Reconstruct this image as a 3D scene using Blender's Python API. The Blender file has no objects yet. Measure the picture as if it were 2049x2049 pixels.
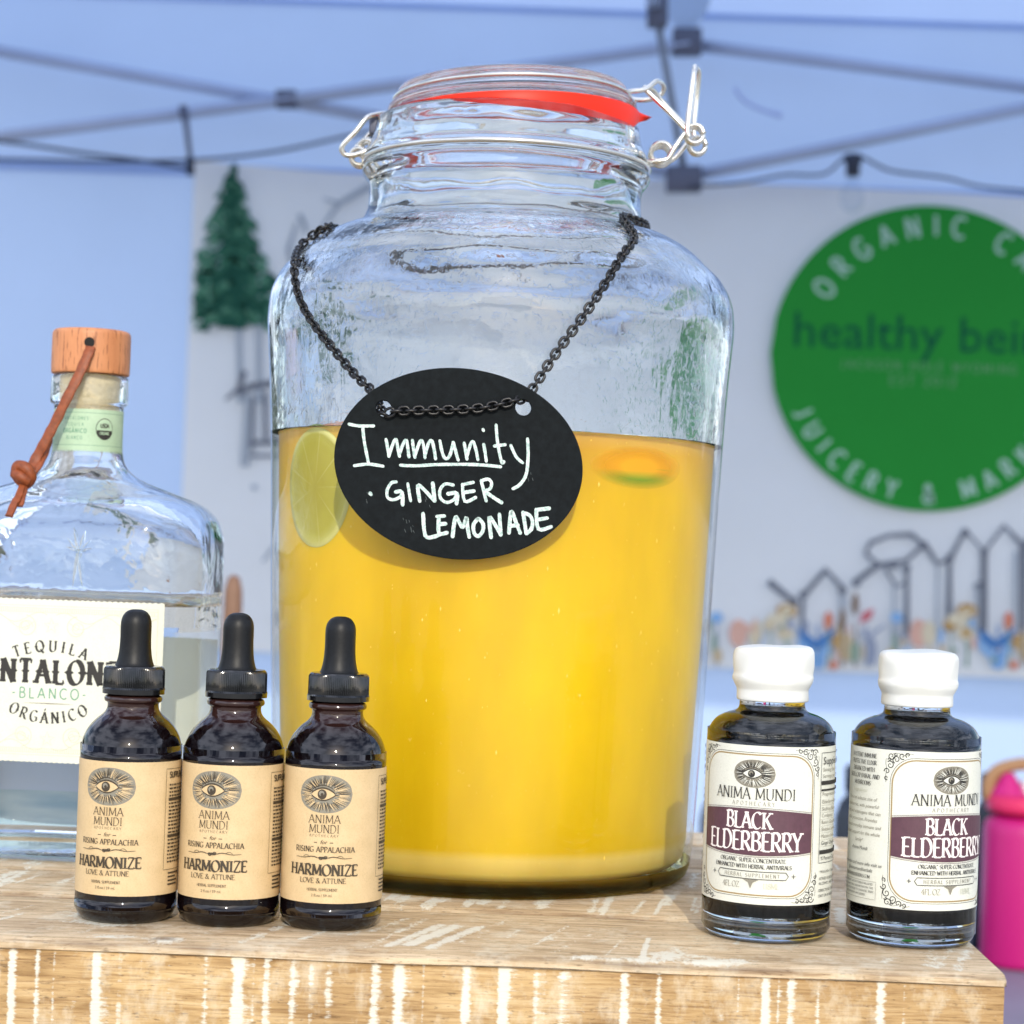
import bpy, bmesh, math, random
from math import sin, cos, pi, radians as RAD, sqrt
from mathutils import Vector, Matrix
random.seed(7)
SC = bpy.context.scene
COL = SC.collection
MM = 0.001

# ------------------------------------------------------------------ camera
CAMZ = 141.0
PITCH, ROLL = RAD(1.19), RAD(2.0)
FWD = Vector((0, cos(PITCH), sin(PITCH)))
UP0 = Vector((0, -sin(PITCH), cos(PITCH)))
RT0 = Vector((1, 0, 0))
RGT = RT0*cos(ROLL) + UP0*sin(ROLL)
UPV = -RT0*sin(ROLL) + UP0*cos(ROLL)
cam = bpy.data.cameras.new('camera')
co = bpy.data.objects.new('camera', cam)
COL.objects.link(co)
M3 = Matrix((RGT, UPV, -FWD)).transposed()
co.matrix_world = Matrix.Translation((0, 0, CAMZ*MM)) @ M3.to_4x4()
cam.sensor_width = 36
cam.lens = 36*4300/2049
cam.clip_start = 0.02
cam.clip_end = 3000
cam.dof.use_dof = True
cam.dof.focus_distance = 0.828
cam.dof.aperture_fstop = 16
cam.dof.aperture_blades = 0
SC.camera = co

# ------------------------------------------------------------------ light
SUN_EL, SUN_AZ = RAD(24), RAD(176)      # azimuth from +Y towards +X
w = bpy.data.worlds.new('World'); SC.world = w; w.use_nodes = True
nt = w.node_tree; nt.nodes.clear()
sky = nt.nodes.new('ShaderNodeTexSky'); sky.sky_type = 'NISHITA'; sky.sun_disc = False
sky.sun_elevation = SUN_EL; sky.sun_rotation = SUN_AZ
sky.altitude = 600; sky.dust_density = 1.6
bg = nt.nodes.new('ShaderNodeBackground'); bg.inputs['Strength'].default_value = 0.15
wo = nt.nodes.new('ShaderNodeOutputWorld')
# thin clouds: brighter, whiter patches all over the sky
tc = nt.nodes.new('ShaderNodeTexCoord')
mp = nt.nodes.new('ShaderNodeMapping'); mp.inputs['Scale'].default_value = (1, 1, 2.6)
no = nt.nodes.new('ShaderNodeTexNoise'); no.inputs['Scale'].default_value = 2.3; no.inputs['Detail'].default_value = 7
rp = nt.nodes.new('ShaderNodeValToRGB'); rp.color_ramp.elements[0].position = .40; rp.color_ramp.elements[1].position = .62
mx = nt.nodes.new('ShaderNodeMixRGB'); mx.inputs[2].default_value = (11.5, 12.3, 14.8, 1)
mu = nt.nodes.new('ShaderNodeMath'); mu.operation = 'MULTIPLY'; mu.inputs[1].default_value = .75
nt.links.new(tc.outputs['Generated'], mp.inputs[0]); nt.links.new(mp.outputs[0], no.inputs['Vector'])
nt.links.new(no.outputs['Fac'], rp.inputs[0]); nt.links.new(rp.outputs[0], mu.inputs[0])
nt.links.new(mu.outputs[0], mx.inputs[0]); nt.links.new(sky.outputs[0], mx.inputs[1])
nt.links.new(mx.outputs[0], bg.inputs['Color']); nt.links.new(bg.outputs[0], wo.inputs[0])
sl = bpy.data.lights.new('sun', 'SUN'); sl.energy = 2.2; sl.angle = RAD(0.53); sl.color = (1.0, .93, .80)
so = bpy.data.objects.new('sun', sl); COL.objects.link(so)
sdir = Vector((sin(SUN_AZ)*cos(SUN_EL), cos(SUN_AZ)*cos(SUN_EL), sin(SUN_EL)))
so.rotation_euler = sdir.to_track_quat('Z', 'Y').to_euler()
so.location = sdir*5
vs = SC.view_settings
vs.view_transform = 'Standard'; vs.look = 'None'; vs.exposure = 0.24; vs.gamma = 1
SC.render.engine = 'CYCLES'
cy = SC.cycles
cy.max_bounces = 20; cy.diffuse_bounces = 4; cy.glossy_bounces = 6
cy.transmission_bounces = 16; cy.transparent_max_bounces = 24
cy.sample_clamp_indirect = 4; cy.caustics_reflective = False; cy.caustics_refractive = True
cy.blur_glossy = 0.6
cy.use_denoising = True

# ------------------------------------------------------------------ helpers
def P(x, y, d):
    """where a sight line (in 1932ths of the photo) meets the vertical plane at depth d, in mm"""
    F = 4300/1.0605
    v = FWD + RGT*((x-966)/F) + UPV*(-(y-966)/F)
    v = v*(d/v.y)
    return Vector((v.x, v.y, v.z + CAMZ))

def add(name, verts, faces, mat, parent=None, smooth=False, loc=None, mids=None):
    me = bpy.data.meshes.new(name)
    me.from_pydata([(v[0]*MM, v[1]*MM, v[2]*MM) for v in verts], [], faces)
    for m in (mat if isinstance(mat, (list, tuple)) else [mat]):
        me.materials.append(m)
    if mids: me.polygons.foreach_set('material_index', mids)
    if smooth: me.polygons.foreach_set('use_smooth', [True]*len(me.polygons))
    me.update()
    o = bpy.data.objects.new(name, me); COL.objects.link(o)
    if parent: o.parent = parent
    if loc is not None: o.location = Vector(loc)*MM
    return o

def thing(name, label, cat, loc=(0, 0, 0), rz=0.0, group=None):
    o = bpy.data.objects.new(name, None); COL.objects.link(o)
    o.empty_display_size = .02
    o.location = Vector(loc)*MM; o.rotation_euler = (0, 0, rz)
    o['label'] = label; o['category'] = cat
    if group: o['group'] = group
    return o

def tag(o, label, cat, group=None):
    o['label'] = label; o['category'] = cat
    if group: o['group'] = group
    return o

def dup(root, loc, rz, label):
    r = root.copy(); COL.objects.link(r)
    r.location = Vector(loc)*MM; r.rotation_euler = (0, 0, rz); r['label'] = label
    def kids(a, b):
        for ch in list(a.children):
            c = ch.copy(); COL.objects.link(c); c.parent = b
            kids(ch, c)
    src = list(root.children)
    for ch in src:
        c = ch.copy(); COL.objects.link(c); c.parent = r
        for g in list(ch.children):
            e = g.copy(); COL.objects.link(e); e.parent = c
    return r

def smooth_by_angle(o, deg=35):
    me = o.data
    me.polygons.foreach_set('use_smooth', [True]*len(me.polygons))
    bm = bmesh.new(); bm.from_mesh(me)
    for e in bm.edges:
        if len(e.link_faces) == 2 and e.calc_face_angle(0) > RAD(deg): e.smooth = False
    bm.to_mesh(me); bm.free()
    return o

def catmull(pts, n=6, closed=False):
    out = []; N = len(pts); pts = [Vector(p) for p in pts]
    rng = range(N if closed else N-1)
    for i in rng:
        if closed: a, b, c, d = pts[i-1], pts[i], pts[(i+1) % N], pts[(i+2) % N]
        else: a, b, c, d = pts[max(i-1, 0)], pts[i], pts[i+1], pts[min(i+2, N-1)]
        for k in range(n):
            t = k/n
            out.append(.5*((2*b)+(c-a)*t+(2*a-5*b+4*c-d)*t*t+(3*b-a-3*c+d)*t**3))
    if not closed: out.append(pts[-1])
    return out

def lathe(prof, seg=96, close=True, vb=0, wob=None):
    vs_, fs = [], []
    rings = []
    for (r, z) in prof:
        if r < 1e-6:
            rings.append([len(vs_)]); vs_.append((0, 0, z))
        else:
            ids = []
            for k in range(seg):
                a = 2*pi*k/seg
                rr, zz = (r, z) if wob is None else wob(r, z, a)
                ids.append(len(vs_)); vs_.append((rr*cos(a), rr*sin(a), zz))
            rings.append(ids)
    for A, B in zip(rings[:-1], rings[1:]):
        for k in range(seg):
            k2 = (k+1) % seg
            if len(A) == 1 and len(B) == 1: continue
            if len(A) == 1: fs.append((A[0], B[k2], B[k])) if True else None
            elif len(B) == 1: fs.append((A[k], A[k2], B[0]))
            else: fs.append((A[k], A[k2], B[k2], B[k]))
    return vs_, fs

def tube(path, r, seg=10, closed=False, caps=True, flat=1.0):
    path = [Vector(p) for p in path]; N = len(path)
    vs_, fs = [], []
    prev = None
    for i, p in enumerate(path):
        if closed: t = path[(i+1) % N]-path[i-1]
        else: t = path[min(i+1, N-1)]-path[max(i-1, 0)]
        t.normalize()
        if prev is None:
            ref = Vector((0, 0, 1)) if abs(t.z) < .9 else Vector((1, 0, 0))
            nrm = t.cross(ref).normalized()
        else:
            nrm = (prev - t*prev.dot(t)).normalized()
        prev = nrm; b = t.cross(nrm)
        rr = r[i] if isinstance(r, (list, tuple)) else r
        for k in range(seg):
            a = 2*pi*k/seg
            vs_.append(p + nrm*cos(a)*rr + b*sin(a)*rr*flat)
    for i in range(N if closed else N-1):
        j = (i+1) % N
        for k in range(seg):
            k2 = (k+1) % seg
            fs.append((i*seg+k, i*seg+k2, j*seg+k2, j*seg+k))
    if caps and not closed:
        fs.append(tuple(range(seg))[::-1]); fs.append(tuple((N-1)*seg+k for k in range(seg)))
    return vs_, fs

def merge(*parts):
    V, Fc = [], []
    for v, f in parts:
        n = len(V); V += list(v); Fc += [tuple(i+n for i in q) for q in f]
    return V, Fc

def boxm(x0, x1, y0, y1, z0, z1, b=0):
    bm = bmesh.new(); bmesh.ops.create_cube(bm, size=1)
    for v in bm.verts:
        v.co = Vector(((x0+x1)/2+v.co.x*(x1-x0), (y0+y1)/2+v.co.y*(y1-y0), (z0+z1)/2+v.co.z*(z1-z0)))
    if b: bmesh.ops.bevel(bm, geom=bm.edges[:], offset=b, segments=2, affect='EDGES', profile=.5)
    bm.verts.index_update()
    r = ([tuple(v.co) for v in bm.verts], [tuple(v.index for v in f.verts) for f in bm.faces]); bm.free()
    return r

# ------------------------------------------------------------------ materials
def srgb(r, g, b):
    f = lambda c: (c/255/12.92) if c/255 <= .04045 else ((c/255+.055)/1.055)**2.4
    return (f(r), f(g), f(b), 1)
class N:
    def __init__(s, name):
        s.m = bpy.data.materials.new(name); s.m.use_nodes = True
        s.t = s.m.node_tree; s.b = s.t.nodes.get('Principled BSDF'); s.o = s.t.nodes.get('Material Output')
    def n(s, ty, **k):
        x = s.t.nodes.new(ty)
        for a, v in k.items(): setattr(x, a, v)
        return x
    def l(s, a, b): s.t.links.new(a, b)
    def noise(s, scale, detail=4, vec=None, rough=.55, sc3=None, coord='Object', dist=0):
        n_ = s.n('ShaderNodeTexNoise'); n_.inputs['Scale'].default_value = scale; n_.inputs['Detail'].default_value = detail
        n_.inputs['Roughness'].default_value = rough; n_.inputs['Distortion'].default_value = dist
        if vec is None:
            t = s.n('ShaderNodeTexCoord'); vec = t.outputs[coord]
        if sc3:
            m_ = s.n('ShaderNodeMapping'); m_.inputs['Scale'].default_value = sc3; s.l(vec, m_.inputs[0]); vec = m_.outputs[0]
        s.l(vec, n_.inputs['Vector']); return n_.outputs['Fac']
    def ramp(s, fac, stops):
        r = s.n('ShaderNodeValToRGB'); cr = r.color_ramp
        while len(cr.elements) < len(stops): cr.elements.new(.5)
        for e, (p, c) in zip(cr.elements, stops): e.position = p; e.color = c if len(c) == 4 else (*c, 1)
        s.l(fac, r.inputs[0]); return r.outputs[0]
    def mix(s, fac, a, b, bl='MIX'):
        m_ = s.n('ShaderNodeMixRGB', blend_type=bl)
        for i, v in enumerate((fac, a, b)):
            if hasattr(v, 'node'): s.l(v, m_.inputs[i])
            else: m_.inputs[i].default_value = v
        return m_.outputs[0]
    def math(s, op, a, b=0.0, clamp=False):
        m_ = s.n('ShaderNodeMath', operation=op, use_clamp=clamp)
        for i, v in enumerate((a, b)):
            if hasattr(v, 'node'): s.l(v, m_.inputs[i])
            else: m_.inputs[i].default_value = v
        return m_.outputs[0]
    def bump(s, h, strength, dist=.001):
        b_ = s.n('ShaderNodeBump'); b_.inputs['Strength'].default_value = strength; b_.inputs['Distance'].default_value = dist
        s.l(h, b_.inputs['Height']); return b_.outputs[0]

def plain(name, col, rough=.5, metal=0, coat=0, noise=None, amt=.1, bump=0, spec=.5):
    q = N(name); b = q.b
    b.inputs['Roughness'].default_value = rough; b.inputs['Metallic'].default_value = metal
    b.inputs['Coat Weight'].default_value = coat; b.inputs['Coat Roughness'].default_value = .05
    b.inputs['Specular IOR Level'].default_value = spec
    c = col if len(col) == 4 else (*col, 1)
    if noise:
        f = q.noise(noise, 5)
        lo = tuple(v*(1-amt) for v in c[:3])+(1,); hi = tuple(min(1, v*(1+amt)) for v in c[:3])+(1,)
        q.l(q.ramp(f, [(.3, lo), (.7, hi)]), b.inputs['Base Color'])
        if bump: q.l(q.bump(f, bump, .0005), b.inputs['Normal'])
    else: b.inputs['Base Color'].default_value = c
    return q.m

def glass(name, tint=(1, 1, 1, 1), ior=1.5, bump_scale=None, bump_s=.3, bump_d=.0006, rough=0, stretch=(1, 1, 1)):
    q = N(name); q.t.nodes.remove(q.b)
    g = q.n('ShaderNodeBsdfGlass'); g.inputs['IOR'].default_value = ior; g.inputs['Color'].default_value = tint
    g.inputs['Roughness'].default_value = rough
    if bump_scale:
        f = q.noise(bump_scale, 3, sc3=stretch, dist=.6)
        q.l(q.bump(f, bump_s, bump_d), g.inputs['Normal'])
    q.l(g.outputs[0], q.o.inputs['Surface']); return q.m

def thin_glass(name, tint=(.97, .98, .97, 1), ior=1.45, bump_scale=None, bump_s=.1):
    q = N(name); q.t.nodes.remove(q.b)
    geo = q.n('ShaderNodeNewGeometry'); dt = q.n('ShaderNodeVectorMath', operation='DOT_PRODUCT')
    q.l(geo.outputs['Incoming'], dt.inputs[1])
    if not bump_scale: q.l(geo.outputs['Normal'], dt.inputs[0])
    f0 = ((ior-1)/(ior+1))**2
    om = q.math('SUBTRACT', 1.0, q.math('ABSOLUTE', dt.outputs['Value']), True)
    fres = q.math('ADD', q.math('MULTIPLY', q.math('POWER', om, 5.0), 1-f0), f0)
    gl = q.n('ShaderNodeBsdfGlossy'); gl.inputs['Roughness'].default_value = .02
    tr = q.n('ShaderNodeBsdfTransparent'); tr.inputs['Color'].default_value = tint
    m_ = q.n('ShaderNodeMixShader')
    if bump_scale:
        f = q.noise(bump_scale, 3, sc3=(1, 1, .35), dist=.4); nb = q.bump(f, bump_s, .0006)
        q.l(nb, gl.inputs['Normal']); q.l(nb, dt.inputs[0])
    q.l(fres, m_.inputs[0]); q.l(tr.outputs[0], m_.inputs[1]); q.l(gl.outputs[0], m_.inputs[2])
    q.l(m_.outputs[0], q.o.inputs['Surface']); return q.m

M_CLEAR = glass('clear_glass', (.985, .995, .99, 1))
M_JAR = glass('jar_glass', (.985, .995, .99, 1), bump_scale=26, bump_s=.5, bump_d=.0010, stretch=(1, 1, .6))
def wet_glass():
    q = N('streaked_inner_glass'); q.t.nodes.remove(q.b)
    g = q.n('ShaderNodeBsdfGlass'); g.inputs['IOR'].default_value = 1.5; g.inputs['Color'].default_value = (.99, .995, .99, 1); g.inputs['Roughness'].default_value = 0
    a = q.noise(70, 3, sc3=(1, 1, .16), dist=.5); b = q.noise(330, 3, dist=.6); c = q.noise(28, 3, dist=.4)
    dr = q.ramp(b, [(.56, (0, 0, 0, 1)), (.66, (1, 1, 1, 1))])
    h = q.math('ADD', q.math('MULTIPLY', a, .42), q.math('ADD', q.math('MULTIPLY', dr, .10), q.math('MULTIPLY', c, .6)))
    q.l(q.bump(h, .5, .0011), g.inputs['Normal']); q.l(g.outputs[0], q.o.inputs['Surface']); return q.m
M_JARIN = wet_glass()
M_JARTHIN = thin_glass('jar_wall_glass', ior=1.33, bump_scale=40, bump_s=.12)
M_BASEG = glass('jar_base_glass', (.60, .55, .30, 1), bump_scale=60, bump_s=.2)
M_TEQ = glass('spirit_bottle_glass', (.975, .99, .99, 1), bump_scale=38, bump_s=.55, bump_d=.0008)
M_TEQIN = glass('bottle_cavity_glass', (1, 1, 1, 1), bump_scale=30, bump_s=.8, bump_d=.0012)
M_BLACKSAT = plain('black_satin_metal', (.006, .006, .007), .35, .0, 0, spec=.5)
M_RUBBER = plain('black_rubber', (.006, .0065, .0075), .45, noise=900, amt=.35, bump=.05, spec=.3)
M_CAPBLK = plain('black_phenolic_plastic', (.006, .0065, .0075), .16, coat=.3)
M_STEEL = plain('bright_steel_wire', (.80, .78, .72), .22, 1.0)
M_RED = plain('red_orange_rubber', (.86, .022, .002), .45, spec=.3)
M_WHITECAP = plain('white_plastic_seal', (.76, .77, .73), .38, noise=60, amt=.03, bump=.1)
M_BOARD = plain('black_chalkboard', (.007, .0095, .011), .75, noise=350, amt=.3, bump=.05, spec=.15)
M_INK = plain('black_print', (.022, .020, .018), .6)
M_INKB = plain('brown_print', (.05, .036, .02), .6)
M_INKG = plain('grey_print', (.24, .22, .17), .6)
M_INKL = plain('pale_print', (.55, .55, .44), .6)
M_GREENP = plain('sage_print', (.16, .34, .22), .6)
M_PURPLE = plain('plum_print', (.095, .038, .055), .55, noise=500, amt=.12)
M_GOLD = plain('bronze_print', (.33, .235, .10), .45)
M_PINKP = plain('cream_pink_lettering', (.87, .80, .76), .6)

def chalk():
    q = N('chalk_marker'); f = q.noise(900, 3)
    q.l(q.ramp(f, [(.35, srgb(165, 190, 184)), (.62, srgb(226, 240, 234))]), q.b.inputs['Base Color'])
    q.b.inputs['Roughness'].default_value = .8; return q.m
M_CHALK = chalk()

def paper(name, c1, c2):
    q = N(name); f = q.noise(120, 6); f2 = q.noise(1800, 2)
    a = q.ramp(f, [(.3, c1), (.72, c2)])
    a = q.mix(.10, a, q.ramp(f2, [(.35, (.2, .15, .08, 1)), (.5, (1, 1, 1, 1))]), 'MULTIPLY')
    q.l(a, q.b.inputs['Base Color']); q.b.inputs['Roughness'].default_value = .55
    q.l(q.bump(f2, .1, .0002), q.b.inputs['Normal']); return q.m
M_KRAFT = paper('kraft_label_paper', (.62, .45, .235, 1), (.70, .52, .29, 1))
M_CREAM = paper('cream_label_paper', (.71, .715, .62, 1), (.75, .755, .67, 1))
M_TLABEL = paper('ivory_label_paper', (.70, .715, .60, 1), (.74, .755, .65, 1))
M_GREENL = paper('pale_green_strip', (.40, .56, .38, 1), (.48, .64, .45, 1))

def amber():
    q = N('dark_amber_glass'); t = q.n('ShaderNodeTexCoord'); s = q.n('ShaderNodeSeparateXYZ'); q.l(t.outputs['Object'], s.inputs[0])
    mr = q.n('ShaderNodeMapRange'); mr.inputs[1].default_value = .072; mr.inputs[2].default_value = .078
    q.l(s.outputs[2], mr.inputs[0])
    q.l(q.mix(mr.outputs[0], (.004, .002, .0025, 1), (.028, .011, .009, 1)), q.b.inputs['Base Color'])
    q.b.inputs['Roughness'].default_value = .04; q.b.inputs['IOR'].default_value = 1.52
    q.b.inputs['Coat Weight'].default_value = .15; q.b.inputs['Coat Roughness'].default_value = .02
    f = q.noise(55, 2); q.l(q.bump(f, .15, .0006), q.b.inputs['Normal'])
    return q.m
M_AMBER = amber()
M_DARKLIQ = plain('black_elixir', (.004, .0028, .0022), .12)

def lemonade_mat():
    q = N('ginger_lemonade'); t = q.n('ShaderNodeTexCoord'); s = q.n('ShaderNodeSeparateXYZ'); q.l(t.outputs['Object'], s.inputs[0])
    mr = q.n('ShaderNodeMapRange'); mr.inputs[1].default_value = 0; mr.inputs[2].default_value = .2; q.l(s.outputs[2], mr.inputs[0])
    c = q.ramp(mr.outputs[0], [(.0, (.76, .56, .13, 1)), (.082, (.78, .58, .14, 1)), (.100, (.72, .47, .001, 1)), (.45, (.86, .56, .0, 1)), (.84, (.89, .55, .0, 1)), (.93, (.84, .48, .03, 1)), (.965, (.86, .52, .14, 1))])
    f = q.noise(22, 4, sc3=(1, 1, .35)); 
    c = q.mix(.8, c, q.ramp(f, [(.30, (.74, .72, .6, 1)), (.7, (1, 1, 1, 1))]), 'MULTIPLY'); c = q.mix(.6, c, q.ramp(q.noise(9, 3), [(.35, (.86, .80, .6, 1)), (.62, (1, 1, 1, 1))]), 'MULTIPLY')
    g = q.noise(700, 2, sc3=(1, 1, .5))
    c = q.mix(q.ramp(g, [(.70, (0, 0, 0, 1)), (.78, (.35, .35, .35, 1))]), c, (.9, .68, .2, 1))
    q.l(c, q.b.inputs['Base Color']); q.b.inputs['Roughness'].default_value = .35
    q.b.inputs['Subsurface Weight'].default_value = .4; q.b.inputs['Subsurface Radius'].default_value = (.012, .006, .0015)
    q.b.inputs['Subsurface Scale'].default_value = 1.0
    return q.m
M_LEM = lemonade_mat()

def wood_mat(name, c_lo, c_mid, c_hi, paint=(.80, .78, .66, 1), top=False):
    """sawn pine: grain runs along local X; paint lies where the float attribute 'paint' says"""
    q = N(name); t = q.n('ShaderNodeTexCoord'); ob = t.outputs['Object']
    rnd = q.n('ShaderNodeObjectInfo').outputs['Random']
    off = q.n('ShaderNodeVectorMath', operation='ADD'); cb = q.n('ShaderNodeCombineXYZ')
    for i in range(3): q.l(q.math('MULTIPLY', rnd, 3.7+i), cb.inputs[i])
    q.l(ob, off.inputs[0]); q.l(cb.outputs[0], off.inputs[1]); v = off.outputs[0]
    g1 = q.noise(38, 6, vec=v, sc3=(.6, 5, 5), dist=1.1)
    g2 = q.noise(170, 7, vec=v, sc3=(.25, 8, 8), dist=.4, rough=.65)
    g3 = q.noise(16, 4, vec=v, sc3=(1, 2, 2))
    c = q.ramp(g1, [(.30, c_lo), (.48, c_mid), (.70, c_hi)])
    c = q.mix(.8, c, q.ramp(g2, [(.30, (.38, .28, .20, 1)), (.47, (.90, .86, .82, 1)), (.7, (1, 1, 1, 1))]), 'MULTIPLY')
    c = q.mix(.6, c, q.ramp(g3, [(.36, (.58, .50, .42, 1)), (.6, (1, 1, 1, 1))]), 'MULTIPLY')
    # pores and dirt specks
    sp = q.noise(650, 3, vec=v, sc3=(.4, 1.6, 1.6))
    c = q.mix(q.ramp(sp, [(.60, (0, 0, 0, 1)), (.72, (.75, .75, .75, 1))]), c, (.12, .07, .03, 1))
    fi = q.noise(520, 4, vec=v, sc3=(.12, 1.5, 1.5), rough=.7)
    c = q.mix(.55, c, q.ramp(fi, [(.36, (.55, .46, .36, 1)), (.5, (1, 1, 1, 1))]), 'MULTIPLY')
    ww = q.noise(45, 5, vec=v, sc3=(1.6, 1, 1), rough=.7)
    c = q.mix(q.ramp(ww, [(.50, (0, 0, 0, 1)), (.68, (.45, .45, .45, 1))]), c, (.82, .76, .60, 1))
    at = q.n('ShaderNodeAttribute', attribute_name='paint'); pf = at.outputs['Fac']
    rag = q.noise(620, 4, vec=v, sc3=(.30, .30, 1.5) if not top else (1.0, .5, 1), rough=.75); rag2 = q.noise(90, 3, vec=v)
    rag = q.math('ADD', q.math('MULTIPLY', rag, .65), q.math('MULTIPLY', rag2, .35))
    k = q.math('ADD', pf, q.math('MULTIPLY', q.math('SUBTRACT', rag, .5), 2.3))
    pm = q.math('MULTIPLY', q.math('SMOOTH_MIN', q.math('MULTIPLY', q.math('SUBTRACT', k, .34, True), 3.2, True), 1), .9, True)
    c = q.mix(pm, c, paint)
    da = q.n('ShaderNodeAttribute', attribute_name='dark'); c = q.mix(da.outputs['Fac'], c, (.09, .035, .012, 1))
    q.l(c, q.b.inputs['Base Color']); q.b.inputs['Roughness'].default_value = .72
    h = q.math('ADD', q.math('MULTIPLY', g2, .8), q.math('MULTIPLY', pm, .35))
    q.l(q.bump(h, .55, .0009), q.b.inputs['Normal'])
    return q.m
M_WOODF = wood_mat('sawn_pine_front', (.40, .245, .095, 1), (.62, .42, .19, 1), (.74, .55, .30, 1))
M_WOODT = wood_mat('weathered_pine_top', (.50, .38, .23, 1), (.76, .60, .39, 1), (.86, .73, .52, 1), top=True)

def beech():
    q = N('beech_stopper'); f = q.noise(110, 5, sc3=(1.6, 1.6, .22), dist=.8); g = q.noise(620, 3, sc3=(1.3, 1.3, .16))
    c = q.ramp(f, [(.3, (.50, .19, .075, 1)), (.7, (.66, .29, .125, 1))])
    c = q.mix(q.ramp(g, [(.55, (0, 0, 0, 1)), (.63, (.75, .75, .75, 1))]), c, (.20, .06, .02, 1))
    q.l(c, q.b.inputs['Base Color']); q.b.inputs['Roughness'].default_value = .5; return q.m
M_BEECH = beech()
M_LEATHER = plain('tan_leather_cord', (.235, .055, .014), .55, noise=400, amt=.3, bump=.2)
M_CORK = plain('cream_cork', (.72, .60, .36), .7, noise=300, amt=.12)

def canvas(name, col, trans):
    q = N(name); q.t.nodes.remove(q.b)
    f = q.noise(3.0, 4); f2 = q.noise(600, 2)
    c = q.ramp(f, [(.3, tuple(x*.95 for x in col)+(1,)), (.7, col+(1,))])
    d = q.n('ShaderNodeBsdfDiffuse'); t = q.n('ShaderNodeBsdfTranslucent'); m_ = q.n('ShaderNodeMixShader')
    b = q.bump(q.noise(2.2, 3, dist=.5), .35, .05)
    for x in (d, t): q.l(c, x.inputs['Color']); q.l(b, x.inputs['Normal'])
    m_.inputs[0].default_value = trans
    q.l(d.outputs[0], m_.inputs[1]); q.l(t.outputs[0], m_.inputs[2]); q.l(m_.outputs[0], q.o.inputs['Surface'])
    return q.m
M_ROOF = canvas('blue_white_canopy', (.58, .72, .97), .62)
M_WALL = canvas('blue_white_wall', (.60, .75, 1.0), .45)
M_BANNER = canvas('banner_vinyl', (.90, .885, .83), .30)
M_POLE = plain('grey_painted_pole', (.44, .51, .68), .45, noise=8, amt=.06)
M_JOINT = plain('dark_grey_plastic_joint', (.10, .11, .16), .5)
M_CABLE = plain('dark_cable', (.03, .04, .07), .6)

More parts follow.
